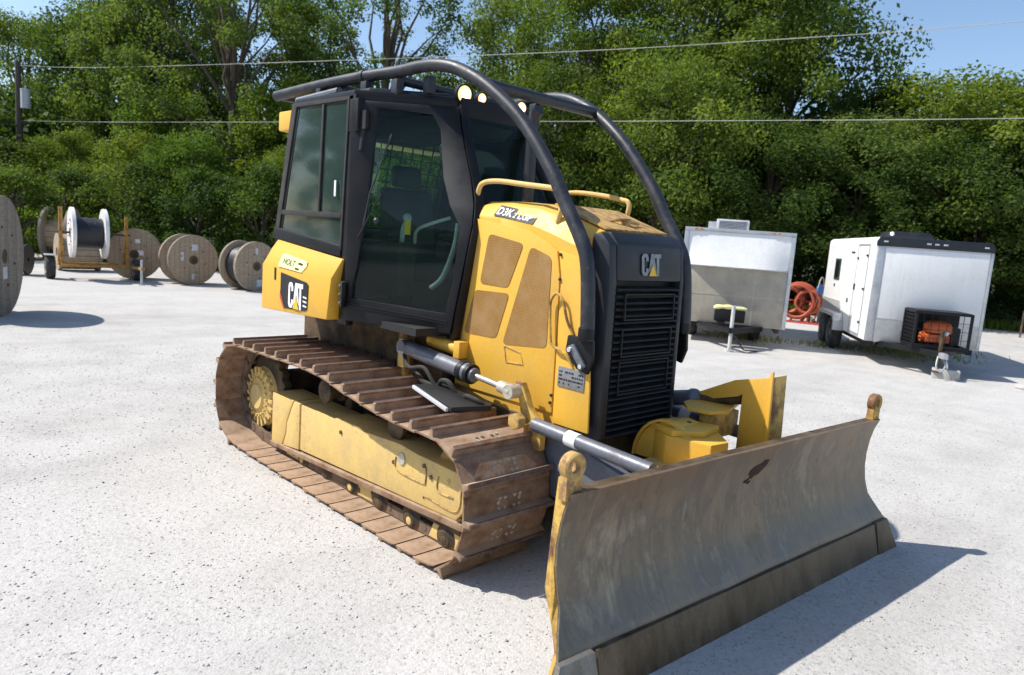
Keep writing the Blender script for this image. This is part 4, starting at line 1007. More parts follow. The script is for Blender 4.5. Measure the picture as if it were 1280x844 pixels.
# ================================================================== CABLE REELS
def chord_planks(Rf, w, gap=.006, narc=5, hole=0):
    out = []; x = -Rf
    while x < Rf-1e-6:
        a, b_ = x+gap/2, min(x+w, Rf)-gap/2
        a = max(a, -Rf*.9995); b_ = min(b_, Rf*.9995)
        if b_-a > .01:
            top = [(a+(b_-a)*k/narc, math.sqrt(max(0, Rf*Rf-(a+(b_-a)*k/narc)**2))) for k in range(narc+1)]
            out.append(top+[(p[0], -p[1]) for p in reversed(top)])
        x += w
    return out
def reel(name, label, loc, az, Rf, L, Rd, mat='wood', drum='cable', pw=.14, planks=False, flat_rot=0, mats2=None, group=None, rim='wood_dark', lift=0):
    """axis runs along local Y (world azimuth az)"""
    t = thing(name, label, 'cable reel', (loc[0], loc[1], Rf+lift), R(az-90), group)
    for sg in (-1, 1):
        yy = sg*L/2
        base = MB(); base.lathe([(.06, -.012), (Rf*.985, -.012), (Rf*.985, .012), (.06, .012), (.06, -.012)], (0, yy, 0), (0, 1, 0), 48)
        fl_ = base.build('flange', rim, t, 30)
        pls = chord_planks(Rf, pw)
        mm = mat if (mats2 is None) else mats2[0 if sg < 0 else 1]
        for face in (-1, 1):
            ya, yb = yy+face*.012, yy+face*.040
            if planks and face == sg:
                for p in pls:
                    q = MB(); q.prism(p, 'y', ya, yb+face*random.uniform(-.004, .003)); q.build('plank', mm, fl_, None)
            else:
                q = MB()
                for p in pls: q.prism(p, 'y', ya, yb)
                q.build('plank_face', mm, fl_, None)
        # steel hub plate and bolts
        q = MB(); q.lathe([(.055, 0), (.055, sg*.048), (.115, sg*.048), (.115, 0)], (0, yy, 0), (0, 1, 0), 20); q.build('hub_plate', 'under', fl_, 30)
        q = MB(); q.cyl((0, yy+sg*.02, 0), (0, yy+sg*.0445, 0), .056, n=18); q.build('centre_hole', 'cable', fl_)
        if Rf > .6:
            q = MB(); q.cyl((0, 0, 0), (0, sg*.018, 0), .018, n=8); tb_ = q.mesh('tie_bolt', M['under'])
            for k in range(6):
                a_ = 2*math.pi*k/6+.3; newobj('tie_bolt', tb_, fl_, (Rf*.5*math.cos(a_), yy+sg*.038, Rf*.5*math.sin(a_)))
        if Rf > .5:
            # steel strap on the rim
            q = MB(); q.lathe([(Rf*.992, -.040), (Rf*1.004, -.040), (Rf*1.004, .040), (Rf*.992, .040)], (0, yy, 0), (0, 1, 0), 48); q.build('rim_strap', rim, fl_, 40)
    if drum == 'cable':
        prof_ = []; n_ = max(8, int((L-.1)/.045)); r0 = Rd
        for k in range(n_):
            y_ = -L/2+.05+(L-.1)*k/n_; st_ = (L-.1)/n_
            prof_ += [(r0-.003, y_), (r0+.003, y_+st_*.3), (r0+.003, y_+st_*.7)]
        prof_ += [(r0-.008, L/2-.05)]
        q = MB(); q.lathe([(.05, -L/2+.05)]+prof_+[(.05, L/2-.05)], (0, 0, 0), (0, 1, 0), 40); q.build('wound_cable', 'cable', t, 50)
    else:
        q = MB(); nst = 18
        for k in range(nst):
            a_ = 2*math.pi*k/nst
            q.obb((Rd*math.cos(a_), 0, Rd*math.sin(a_)), (-math.sin(a_), 0, math.cos(a_)), (0, 1, 0), (math.cos(a_), 0, math.sin(a_)), math.pi*Rd/nst*.96, L/2-.04, .018)
        q.build('drum', 'wood', t, None)
    return t
r1 = reel('cable_reel', 'big weathered grey wooden cable reel cut off by the left edge, nearest of the reels', (-11.20, -1.88), 65, .95, 1.0, .5, 'wood_dark', 'drum', .19, True)
q = MB(); q.box((-.09, .541, -.36), (.10, .545, -.17)); q.build('paper_label', 'acgrey', r1, None)
r2 = reel('cable_reel', 'wooden cable reel with a pale paper label, left one of the reel pair', (-16.55, 3.42), 4, .645, .55, .36, 'wood', 'cable', .125)
q = MB(); q.box((-.10, .3175, .24), (.06, .3215, .40)); q.box((.26, .3175, -.02), (.33, .3215, .20)); q.box((-.02, .3175, -.50), (.05, .3215, -.36)); q.build('paper_label', 'acgrey', r2, None)
r3 = reel('cable_reel', 'wooden cable reel wound with black cable, partly hidden by the dozer fender', (-15.05, 4.38), 12, .625, .62, .50, 'wood', 'cable', .125)
q = MB(); q.box((-.02, .3525, .30), (.05, .3565, .46)); q.box((-.16, .3525, -.52), (.0, .3565, -.34)); q.build('paper_label', 'acgrey', r3, None)
r4 = reel('cable_reel', 'old brown wooden cable reel behind the tall yellow post of the reel trailer', (-18.0, 2.55), -20, .66, .55, .34, 'wood', 'drum', .125)
q = MB(); q.box((-.14, .3175, .30), (-.02, .3215, .40)); q.box((-.22, .3175, -.02), (-.08, .3215, .10)); q.build('paper_label', 'white_flange', r4, None)
r5 = reel('cable_reel', 'brown wooden cable reel behind the white flanged reel near the bushes', (-24.1, 2.1), 60, .86, .7, .5, 'wood', 'drum', .14)
r6 = reel('cable_reel', 'low brown wooden reel lying under the white flanged reel behind the trailer rail', (-20.3, 1.72), 88, .52, .95, .46, 'wood', 'drum', .14)
# black drum beside the left wheel
t = thing('cable_drum', 'black plastic cable drum on the gravel left of the reel trailer wheel', 'cable drum', (-18.75, -.02, .39), R(-30))
q = MB(); q.lathe([(.05,-.30),(.38,-.30),(.39,-.28),(.39,-.26),(.33,-.24),(.33,.24),(.39,.26),(.39,.28),(.38,.30),(.05,.30)], (0, 0, 0), (0, 1, 0), 32); q.build('drum', 'cable', t, 40)
q = MB(); q.cyl((0,-.31,0), (0,-.295,0), .09, n=16); q.build('centre_hole', 'rubber', t)

# ---- white flanged reel carried by the ochre reel trailer
rw = reel('cable_reel', 'white flanged reel wound with thick black cable held in the ochre reel trailer', (-17.50, 1.32), 84, .62, .70, .38, 'white_flange', 'cable', .17, mats2=('white_flange', 'white_flange'), rim='white_flange', lift=.54)
ct = thing('reel_trailer', 'ochre steel reel trailer with two upright posts and small wheels', 'trailer', (-17.50, 1.25, 0), R(-6+ -0))
q = MB()
for y_ in (-.52, .92):
    q.tube([(.22, y_, .35), (.02, y_, 1.20), (.02, y_, 1.78 if y_ < 0 else 1.62)], .045, 8)
    q.tube([(-.40, y_, .35), (.02, y_, 1.20)], .030, 8)
q.build('upright_post', 'ochre', ct, 40)
q = MB(); q.tube([(.02, -.60, 1.16), (.02, 1.0, 1.16)], .028, 10); q.build('reel_shaft', 'under', ct)
q = MB()
q.bar((.30, -.55, .36), (.30, 1.05, .36), .07, .07); q.bar((-.45, -.55, .36), (-.45, .98, .36), .07, .07)
for y_ in (-.52, .92): q.bar((-.45, y_, .365), (.30, y_, .365), .06, .066)
q.bar((.30, 1.0, .36), (1.45, 1.05, .40), .07, .07)
q.build('base_frame', 'ochre', ct, 30, .01)
q = MB(); q.tube([(1.35, 1.03, .05), (1.35, 1.03, .62)], .030, 8); q.cyl((1.35, 1.03, 0), (1.35, 1.03, .03), .07, n=12); q.build('jack_stand', 'alu', ct)
q = MB(); q.lathe([(.0,-.09),(.14,-.09),(.17,-.10),(.26,-.10),(.285,-.07),(.285,.07),(.26,.10),(.17,.10),(.14,.09),(0,.09)], (0, 0, 0), (0, 1, 0), 28); wm = q.mesh('wheel', M['tyre'], 40)
q = MB(); q.lathe([(0,.07),(.04,.075),(.06,.045),(.13,.04),(.145,.10),(.155,.10)], (0, 0, 0), (0, 1, 0), 24); q.lathe([(0,-.07),(.04,-.075),(.06,-.045),(.13,-.04),(.145,-.10),(.155,-.10)], (0, 0, 0), (0, 1, 0), 24); rm_ = q.mesh('rim', M['wheel_white'], 40)
for (x_, y_) in ((-.08, -.74), (.10, 1.16)):
    o = newobj('wheel', wm, ct, (x_, y_, .285)); newobj('rim', rm_, o)
q = MB(); q.box((-.30, -.87, .58), (.14, -.62, .60)); q.build('mudguard', 'alu', ct, 30, .01)

# ================================================================== WHITE ENCLOSED TRAILERS
def tyre_obj(parent, loc, r=.34, w_=.20):
    q = MB(); q.lathe([(.10,-w_/2),(.20,-w_/2),(.30,-w_/2-.008),(.33,-w_/2+.03),(.34,-w_/4),(.34,w_/4),(.33,w_/2-.03),(.30,w_/2+.008),(.20,w_/2),(.10,w_/2)], (0, 0, 0), (1, 0, 0), 36)
    o = q.build('wheel', 'tyre', parent, 40); o.location = loc
    q = MB()
    for sg in (-1, 1): q.lathe([(0,sg*.05),(.04,sg*.075),(.06,sg*.045),(.12,sg*.035),(.18,sg*(w_/2-.02)),(.205,sg*(w_/2+.004))], (0, 0, 0), (1, 0, 0), 28)
    q.build('rim', 'wheel_white', o, 40)
    for k in range(5):
        pass
    return o
# --- trailer with the generator cage (right)
t2 = thing('enclosed_trailer', 'white enclosed trailer with black front trim and a caged generator on its tongue', 'trailer', (-1.97, 10.30, 0), R(34))
W2, L2, ZB, ZT = 1.92, 3.9, .43, 2.33
def rrect(w_, h_, r, x0, z0, n=4, bottom=False):
    out = []
    for cx_, cz_, a0 in ((x0+w_-r, z0+h_-r, 0), (x0+r, z0+h_-r, 90)):
        for k in range(n+1):
            a_ = R(a0+90*k/n); out.append((cx_+r*math.cos(a_), cz_+r*math.sin(a_)))
    out += [(x0, z0), (x0+w_, z0)]
    return out
q = MB(); q.prism(rrect(W2, ZT-ZB, .09, 0, ZB), 'y', 0, L2); q.build('body', 'white_panel', t2, 40, .02)
q = MB(); q.prism([(.16,.86),(W2-.06,.86),(W2-.06,2.14),(.16,2.14)], 'y', -.016, -.001); q.build('front_panel', 'white_panel', t2, 30, .004)
q = MB(); q.prism([(.0,.43),(.145,.43),(.145,2.16),(.03,2.16)], 'y', -.022, -.002); q.build('corner_trim', 'alu', t2, 30, .004)
q = MB(); q.prism([(W2-.05,.43),(W2,.43),(W2,2.16),(W2-.05,2.16)], 'y', -.022, -.002); q.build('corner_trim', 'alu', t2, 30, .004)
q = MB(); q.prism([(.15,.43),(W2-.055,.43),(W2-.055,.84),(.15,.84)], 'y', -.020, -.002); q.build('stone_guard', 'diamond', t2, 30, .003)
q = MB(); q.prism([(.0,2.165),(W2,2.165),(W2,2.25),(W2-.05,2.335),(.05,2.335),(0,2.25)], 'y', -.035, .03); cap = q.build('roof_cap', 'shell', t2, 30, .015)
for x_ in (.14, .85, .98, 1.12, W2-.14):
    q = MB(); q.box((x_-.035, -.045, 2.235), (x_+.035, -.034, 2.262)); q.build('marker_light', 'acgrey', cap, 30, .003)
q = MB(); q.prism([(.30,2.33),(1.15,2.33),(1.05,2.46),(.38,2.46)], 'y', .55, 1.25); q.build('roof_vent', 'shell', t2, 30, .03)
q = MB(); q.sphere((.36, .48, 2.41), .04, 10); q.build('roof_lamp', 'white_print', t2)
# side details (local x = 0 face, looking along +x)
q = MB(); q.box((-.010, .42, .50), (-.001, 1.16, 2.16)); sdoor = q.build('side_door', 'white_panel', t2, 30, .004)
q = MB(); q.frame_loop([(-.012,.38,.46),(-.012,1.20,.46),(-.012,1.20,2.20),(-.012,.38,2.20)], [(-.012,.425,.505),(-.012,1.155,.505),(-.012,1.155,2.155),(-.012,.425,2.155)], (.011, 0, 0)); q.build('door_frame', 'alu', sdoor, 30)
q = MB()
for z_ in (.72, 1.35, 1.98): q.box((-.030, .39, z_-.02), (-.012, .50, z_+.02))
q.box((-.035, 1.08, 1.30), (-.012, 1.13, 1.42)); q.box((-.030, 1.05, 1.90), (-.012, 1.14, 1.94)); q.build('hinges_and_latch', 'shell', sdoor, 30, .004)
q = MB(); q.box((-.012, 2.55, 1.46), (-.001, 2.98, 1.86)); wn = q.build('side_window', 'glass_dark', t2, 30, .003)
q = MB(); q.frame_loop([(-.014,2.52,1.43),(-.014,3.01,1.43),(-.014,3.01,1.89),(-.014,2.52,1.89)], [(-.014,2.56,1.47),(-.014,2.97,1.47),(-.014,2.97,1.85),(-.014,2.56,1.85)], (.013, 0, 0)); q.build('window_frame', 'rubber', wn, 30)
q = MB(); q.box((-.015, 2.85, 1.28), (-.001, 2.92, 1.34)); q.box((-.015, 1.55, 1.02), (-.001, 1.62, 1.10)); q.box((-.015, 1.45, 2.02), (-.001, 1.70, 2.05)); q.build('side_fittings', 'shell', t2, None)
q = MB(); q.prism([(1.75,.62),(3.88,.62),(3.88,1.02),(1.75,1.02)] if False else [(1.9,.64),(3.85,.64),(3.85,1.0),(2.15,1.0)], 'x', -.012, -.001); q.build('side_guard', 'diamond', t2, 30, .002)
for y_ in (2.05, 2.80): tyre_obj(t2, (-.07, y_, .34), w_=.19)
q = MB(); q.prism([(1.62,.42),(1.66,.62),(1.80,.76),(3.10,.76),(3.24,.62),(3.28,.42),(3.20,.42),(3.16,.60),(3.06,.69),(1.84,.69),(1.72,.60),(1.70,.42)], 'x', -.20, .0); q.build('fender', 'diamond', t2, 30, .004)
q = MB(); q.box((.10, .0, .33), (.17, L2, .43)); q.box((W2-.17, .0, .33), (W2-.10, L2, .43)); q.build('chassis_rail', 'black', t2, None)
q = MB(); q.bar((.25, .05, .40), (.95, -1.05, .42), .06, .09); q.bar((W2-.25, .05, .40), (.97, -1.05, .42), .06, .09); q.bar((.30, -.05, .40), (W2-.30, -.05, .40), .06, .08); tg = q.build('tongue', 'black', t2, 30, .005)
q = MB(); q.prism([(-.05,.0),(.05,.0),(.04,.09),(-.04,.09)], 'y', -1.25, -1.02); q.v = [(p[0]+.96, p[1], p[2]+.36) for p in q.v]; q.build('coupler', 'alu', tg, 30, .01)
q = MB(); q.tube([(.96, -.98, .12), (.96, -.98, .80)], .032, 10); q.cyl((.96, -.98, .10), (.96, -.98, .13), .08, n=14); q.bar((.96, -.98, .80), (1.10, -.98, .80), .02, .02); q.build('jack', 'under', tg)
q = MB(); q.tube(catmull([(.9,-1.1,.38),(.86,-1.2,.22),(.93,-1.22,.14),(1.02,-1.15,.26),(1.04,-1.0,.36)], 5), .012, 6); q.tube(catmull([(1.0,-.9,.40),(1.08,-1.02,.20),(1.15,-.9,.16),(1.14,-.7,.38)], 5), .012, 6); q.build('safety_chain', 'alu', tg)
# cage and generator
q = MB()
cx0, cx1, cy0, cy1, cz0, cz1 = .60, 1.46, -.74, -.14, .50, 1.08
for x_ in (cx0, cx1):
    for y_ in (cy0, cy1): q.bar((x_, y_, cz0), (x_, y_, cz1), .04, .04, up=(1, 0, 0))
for z_ in (cz0, cz1):
    for y_ in (cy0, cy1): q.bar((cx0-.02, y_, z_), (cx1+.02, y_, z_), .04, .04)
    for x_ in (cx0, cx1): q.bar((x_, cy0, z_), (x_, cy1, z_), .036, .036)
for k in range(1, 4): q.bar((cx0, cy0, cz0+k*.145), (cx1, cy0, cz0+k*.145), .008, .008)
for k in range(1, 7): q.bar((cx0+k*.123, cy0, cz0), (cx0+k*.123, cy0, cz1), .008, .008, up=(1, 0, 0))
for k in range(1, 9): q.bar((cx0, cy0, cz0+k*.0645), (cx0, cy1, cz0+k*.0645), .010, .010)
for k in range(1, 9): q.bar((cx0, cy0+k*.066, cz0), (cx0, cy0+k*.066, cz1), .010, .010, up=(1, 0, 0))
cg = q.build('generator_cage', 'black', t2, None)
q = MB(); q.box((cx0-.01, cy0-.01, cz0-.06), (cx1+.01, cy1, cz0-.024)); q.build('cage_floor', 'black', cg, 30, .005)
q = MB(); q.box((cx0, cy1-.03, cz0), (cx1, cy1-.015, cz1)); q.build('cage_dark_sheet', 'black', cg, None)  # black sheet added so the cage interior reads dark
q = MB(); q.box((cx0, cy0, cz1+.021), (cx1, cy1, cz1+.03)); q.build('cage_lid', 'black', cg, None)
gen = thing('generator', 'orange and black portable generator inside the black cage on the trailer tongue', 'generator', t2.matrix_basis @ Vector((.78, -.62, .52)) if False else (0, 0, 0))
bpy.context.view_layer.update()
gen.location = t2.matrix_world @ Vector((.80, -.64, .50)); gen.rotation_euler = (0, 0, R(34))
q = MB(); q.sphere((.24, .17, .34), .20, 16, (1.15, .8, .55)); q.box((.06, .02, .22), (.44, .34, .36)); q.build('fuel_tank', 'orange', gen, 30, .03)
q = MB(); q.box((.04, .04, .06), (.42, .32, .20)); q.cyl((.06, .18, .14), (-.02, .18, .14), .09, n=16); q.build('engine', 'orange', gen, 30, .02)
q = MB(); q.box((.42, .02, .04), (.56, .34, .34)); q.build('control_box', 'rubber', gen, 30, .01)
q = MB(); q.cyl((.33, .0, .24), (.33, .02, .24), .05, n=14); q.build('pale_dial', 'white_print', gen)
cb = MB(); cb.box((-.20, -.10, 0), (.20, .10, .16)); o = cb.build('concrete_block', 'concrete', None, 30, .008); o.location = (-.52, 10.13, .002); o.rotation_euler = (0, 0, R(20)); tag(o, 'grey concrete block under the jack of the generator trailer', 'block')
# --- trailer on the left
t1 = thing('enclosed_trailer', 'white enclosed trailer with tan dusty lower front and roof air conditioner, beside the dozer grille', 'trailer', (-5.30, 9.20, 0), R(31))
W1, L1, ZB, ZT = 2.13, 4.2, .40, 2.30
q = MB(); q.prism(rrect(W1, ZT-ZB, .05, 0, ZB), 'y', 0, L1); q.build('body', 'white_panel', t1, 40, .015)
q = MB()
nx_, nz_ = 12, 8; vs = []
for i in range(nz_+1):
    for j in range(nx_+1):
        x_ = .095+(W1-.17)*j/nx_; z_ = 1.56+.68*i/nz_
        e_ = min(1, min(j, nx_-j)/3.)
        vs.append((x_, -.012-.17*(1-i/nz_)**1.2*math.sin(e_*math.pi/2), z_))
q.add(vs+[(.095, -.002, 1.56), (W1-.075, -.002, 1.56)], [(i*(nx_+1)+j, i*(nx_+1)+j+1, (i+1)*(nx_+1)+j+1, (i+1)*(nx_+1)+j) for i in range(nz_) for j in range(nx_)]+[tuple(range(nx_, -1, -1))+(len(vs), len(vs)+1)])
q.build('upper_front_panel', 'white_panel', t1, 50)
q = MB(); q.prism([(.10,.41),(W1-.08,.41),(W1-.08,1.53),(.10,1.55)], 'y', -.020, -.001); lowp = q.build('lower_front_panel', 'tan_metal', t1, 30, .004)
q = MB(); q.box((.10, -.024, .98), (W1-.08, -.0195, .995)); q.box((1.45, -.024, .42), (1.462, -.0195, 1.52)); q.build('panel_seam', 'concrete', lowp, None)
q = MB(); q.box((.10, -.034, 1.535), (W1-.08, -.0305, 1.565)); q.cyl((1.0, -.045, 1.52), (1.0, -.03, 1.52), .022, n=10); q.build('belt_strip', 'alu', t1, None)
q = MB(); q.prism([(0,.40),(.09,.40),(.09,2.26),(0,2.26)], 'y', -.034, -.001); q.prism([(W1-.07,.40),(W1,.40),(W1,2.26),(W1-.07,2.26)], 'y', -.034, -.001); q.prism([(.0,2.245),(W1,2.245),(W1,2.31),(.0,2.31)], 'y', -.040, .02); q.build('edge_trim', 'alu', t1, 30, .006)
for x_ in (.22, .32, W1-.42, W1-.32):
    q = MB(); q.box((x_-.03, -.052, 2.262), (x_+.03, -.039, 2.292)); q.build('marker_light', 'lamp_amber', t1, 30, .004)
q = MB(); q.sphere((1.08, -.03, 2.02), .24, 20, (1.0, .05, .13)); q.build('oval_vent', 'shell', t1, 40)
q = MB(); q.box((.60, .45, 2.30), (1.25, 1.15, 2.52)); au = q.build('air_conditioner', 'acgrey', t1, 30, .02)
q = MB(); q.box((.44, .50, 2.30), (.598, 1.05, 2.46)); q.build('side_shroud', 'alu', au, 30, .01)
q = MB()
for k in range(6): q.box((.65, .444, 2.33+k*.028), (1.2, .449, 2.342+k*.028))
q.build('louvre', 'shell', au, None)
q = MB(); q.bar((.45, .0, .37), (1.06, -1.20, .40), .07, .10); q.bar((W1-.45, .0, .37), (1.08, -1.20, .40), .07, .10); q.bar((.5, -.04, .37), (W1-.5, -.04, .37), .06, .09); tg = q.build('tongue', 'black', t1, 30, .005)
q = MB(); q.box((.74, -.56, .50), (1.32, -.22, .74)); q.box((.80, -.60, .36), (.96, -.30, .50)); q.build('battery_box', 'black', tg, 30, .03)
q = MB(); q.tube(catmull([(.72,-.50,.76),(.90,-.53,.79),(1.10,-.50,.78),(1.34,-.48,.77)], 4), [.03,.045,.05,.04,.035,.045,.05,.045,.03,.035,.04,.035,.02], 10); q.build('rolled_cover', 'cream_print', tg, 40)
q = MB(); q.tube([(1.07, -1.12, .04), (1.07, -1.12, .86)], .034, 10); q.cyl((1.07, -1.12, .0), (1.07, -1.12, .03), .09, n=14); q.bar((1.07, -1.12, .86), (1.22, -1.12, .86), .02, .02); q.build('jack', 'wheel_white', tg)
q = MB(); q.tube(catmull([(1.07,-1.2,.40),(1.22,-1.2,.2),(1.33,-1.1,.06),(1.45,-.9,.03),(1.6,-.8,.02)], 6), .014, 6); q.build('cable', 'rubber', tg)
for x_, y_ in ((1.62, 1.15), (.32, 1.15)): tyre_obj(t1, (x_, y_, .34), w_=.22)
q = MB(); q.box((.10, .1, .30), (.18, L1-.1, .40)); q.box((W1-.18, .1, .30), (W1-.10, L1-.1, .40)); q.box((.1, 1.70, .30), (W1-.1, 1.80, .38)); q.build('chassis_rail', 'under', t1, None)
# pale lid on the gravel
q = MB(); q.lathe([(0,.0),(.15,.0),(.16,.02),(.15,.06),(.13,.07),(0,.07)], (0, 0, 0), (0, 0, 1), 24); o = q.build('bucket_lid', 'stone_a', None, 40); o.location = (.55, 10.55, .002); tag(o, 'small pale round lid on the gravel at the right edge', 'lid')
M['red_hose'] = worn('orange_red_hose', (.42, .085, .035), (.25, .05, .03), .6, scale=8)
# ---- orange hose reel stand behind the trailers
t = thing('hose_reel', 'orange hose reel with a blue disc and thin wire hoop between the two white trailers', 'hose reel', (-5.95, 16.75, 0), R(18))
q = MB()
for k in range(16):
    rr2 = (.46, .30, .38)[k % 3]+random.uniform(-.05, .05); y_ = -.32+k*.05
    q.tube([(random.uniform(-.012, .012)+(.0, .30, -.22)[k % 3]+rr2*math.cos(2*math.pi*j/24)+random.uniform(-.01,.01), y_+random.uniform(-.015,.015), .62+rr2*math.sin(2*math.pi*j/24)) for j in range(25)], .042, 7, False)
q.v = [(p[0]-.22, p[1], p[2]) for p in q.v]
q.build('coiled_hose', 'red_hose', t, 50)
q = MB(); 
for x_ in (-.62, .12): q.bar((x_, -.30, 0), (x_, 0, .65), .05, .05); q.bar((x_, .30, 0), (x_, 0, .65), .05, .05)
q.bar((-.62, 0, .62), (.6, 0, .62), .05, .05); q.bar((-.62, -.30, .03), (.5, -.30, .03), .05, .05); q.build('stand', 'red_print', t, None)
q = MB(); q.tube([(.35+.06*math.cos(2*math.pi*j/24), .42*math.cos(2*math.pi*j/24)*.55, .88+.46*math.sin(2*math.pi*j/24)) for j in range(25)], .018, 6, False); q.build('wire_hoop', 'tan_metal', t)
q = MB(); q.lathe([(0,.02),(.17,.02),(.17,-.02),(0,-.02)], (.34, -.10, .98), (.9, -.4, 0), 20); q.build('blue_disc', 'blue', t)
q = MB()
for k in range(7): q.tube([(random.uniform(-.6,.5), random.uniform(-.3,.1), .02), (random.uniform(-.5,.5), random.uniform(-.2,.1), random.uniform(.3,.7))], .02, 6)
q.build('hose_end', 'orange', t)
t = thing('hose_reel', 'red hose reel partly in view at the far right edge under the trees', 'hose reel', (-1.42, 22.0, 0), R(10))
q = MB()
for k in range(5):
    q.tube([(-.2+k*.09, .38*math.cos(2*math.pi*j/20), .72+.38*math.sin(2*math.pi*j/20)) for j in range(21)], .045, 7, False)
q.build('coiled_hose', 'red_print', t, 50)
q = MB()
for x_ in (-.32, .28): q.bar((x_, -.28, 0), (x_, 0, .75), .05, .05); q.bar((x_, .28, 0), (x_, 0, .75), .05, .05)
q.build('stand', 'under', t, None)

# ================================================================== POLE AND WIRES
t = thing('utility_pole', 'dark wooden utility pole with a grey transformer at the far left among the trees', 'utility pole', (-37.8, 3.3, 0))
q = MB(); q.tube([(0, 0, 0), (0, 0, 4), (.02, 0, 8.1)], [.17, .15, .115], 12); q.build('pole_shaft', 'pole', t, 40)
q = MB(); q.cyl((.30, .22, 6.05), (.30, .22, 6.85), .20, n=18); q.cyl((.30, .22, 6.85), (.30, .22, 6.92), .21, n=18); q.cyl((.30, .22, 6.92), (.30, .22, 7.08), .035, n=8); q.build('transformer', 'acgrey', t, 40)
q = MB(); q.bar((-.25, -.30, 5.45), (.25, .30, 5.45), .08, .10); q.bar((0, 0, 6.5), (.2, .15, 6.5), .06, .06); q.tube([(0, 0, 4.5), (-1.4, -1.5, 6.3)], .03, 6); q.build('bracket', 'pole', t, None)
def wire(label, zs):
    pl = [(-37.8, 3.3), (-31.55, 5.86), (-14.6, 12.76), (-6.6, 16.05), (-1.8, 18.02), (12, 23.68)]
    # run through the measured heights
    pts = [(p[0], p[1], z_) for p, z_ in zip(pl, zs)]
    q = MB(); q.tube(catmull(pts, 8), .010, 6)
    o = q.build('overhead_wire', 'wire', None, 60); tag(o, label, 'wire')
wire('upper overhead wire running from the pole top across the trees and sky', (7.95, 7.70, 7.62, 7.76, 7.95, 8.7))
wire('lower overhead wire running from the pole across the whole tree line', (5.50, 5.45, 5.52, 5.58, 5.64, 5.9))

# ================================================================== TREES
def np_mesh(name, verts, quads, mat, tint=None):
    me = bpy.data.meshes.new(name)
    nv, nq = len(verts), len(quads)
    k = quads.shape[1]
    me.vertices.add(nv); me.vertices.foreach_set('co', verts.astype(np.float32).ravel())
    me.loops.add(nq*k); me.loops.foreach_set('vertex_index', quads.astype(np.int32).ravel())
    me.polygons.add(nq); me.polygons.foreach_set('loop_start', np.arange(0, nq*k, k, dtype=np.int32))
    me.polygons.foreach_set('loop_total', np.full(nq, k, dtype=np.int32))
    me.update(calc_edges=True)
    if tint is not None:
        a = me.attributes.new('tint', 'FLOAT', 'FACE'); a.data.foreach_set('value', tint.astype(np.float32))
    me.materials.append(mat)
    return me
def leaves(centers, radii, per, size, flat=.75, up=.5):
    """leaf quads on lumpy shells round the clump centres"""
    n = int(per.sum()); idx = np.repeat(np.arange(len(centers)), per)
    d = rng.normal(size=(n, 3)); d /= np.linalg.norm(d, axis=1, keepdims=True)
    rad = radii[idx][:, None]*(rng.random((n, 1))**.45)
    rad = rad*(1+.28*np.sin(d[:, :1]*5+idx[:, None])*np.cos(d[:, 1:2]*6+idx[:, None]*2))
    p = centers[idx]+d*rad*np.array([1, 1, flat])
    nrm = d*.55+rng.normal(size=(n, 3))*.6+np.array([0, 0, up]); nrm /= np.linalg.norm(nrm, axis=1, keepdims=True)
    a = np.cross(nrm, rng.normal(size=(n, 3))); a /= np.linalg.norm(a, axis=1, keepdims=True)
    b_ = np.cross(nrm, a)
    s_ = size*(.6+.8*rng.random((n, 1)))
    v = np.stack([p-a*s_*.5, p+b_*s_*.30+nrm*s_*.05, p+a*s_*.5, p-b_*s_*.30+nrm*s_*.05], 1).reshape(-1, 3)
    f_ = np.arange(n*4).reshape(n, 4)
    ct_ = rng.random(len(centers))
    tint = np.clip(.12+.62*ct_[idx]*(.55+.45*rng.random(n))+.34*rng.random(n)**1.5, 0, 1)
    return v, f_, tint
def limb(mb, p0, p1, r0, r1, n=4):
    p0 = Vector(p0); p1 = Vector(p1); L = (p1-p0).length
    pts = []; rs = []
    for k in range(n+1):
        s_ = k/n; j = Vector((random.uniform(-1,1), random.uniform(-1,1), random.uniform(-.4,.6)))*L*.05*math.sin(math.pi*s_)
        pts.append(p0.lerp(p1, s_)+Vector((0, 0, L*.10*math.sin(math.pi*s_)))*(1 if p1.z > p0.z else 0)+j); rs.append(r0+(r1-r0)*s_)
    mb.tube(pts, rs, 7, False)
    return pts
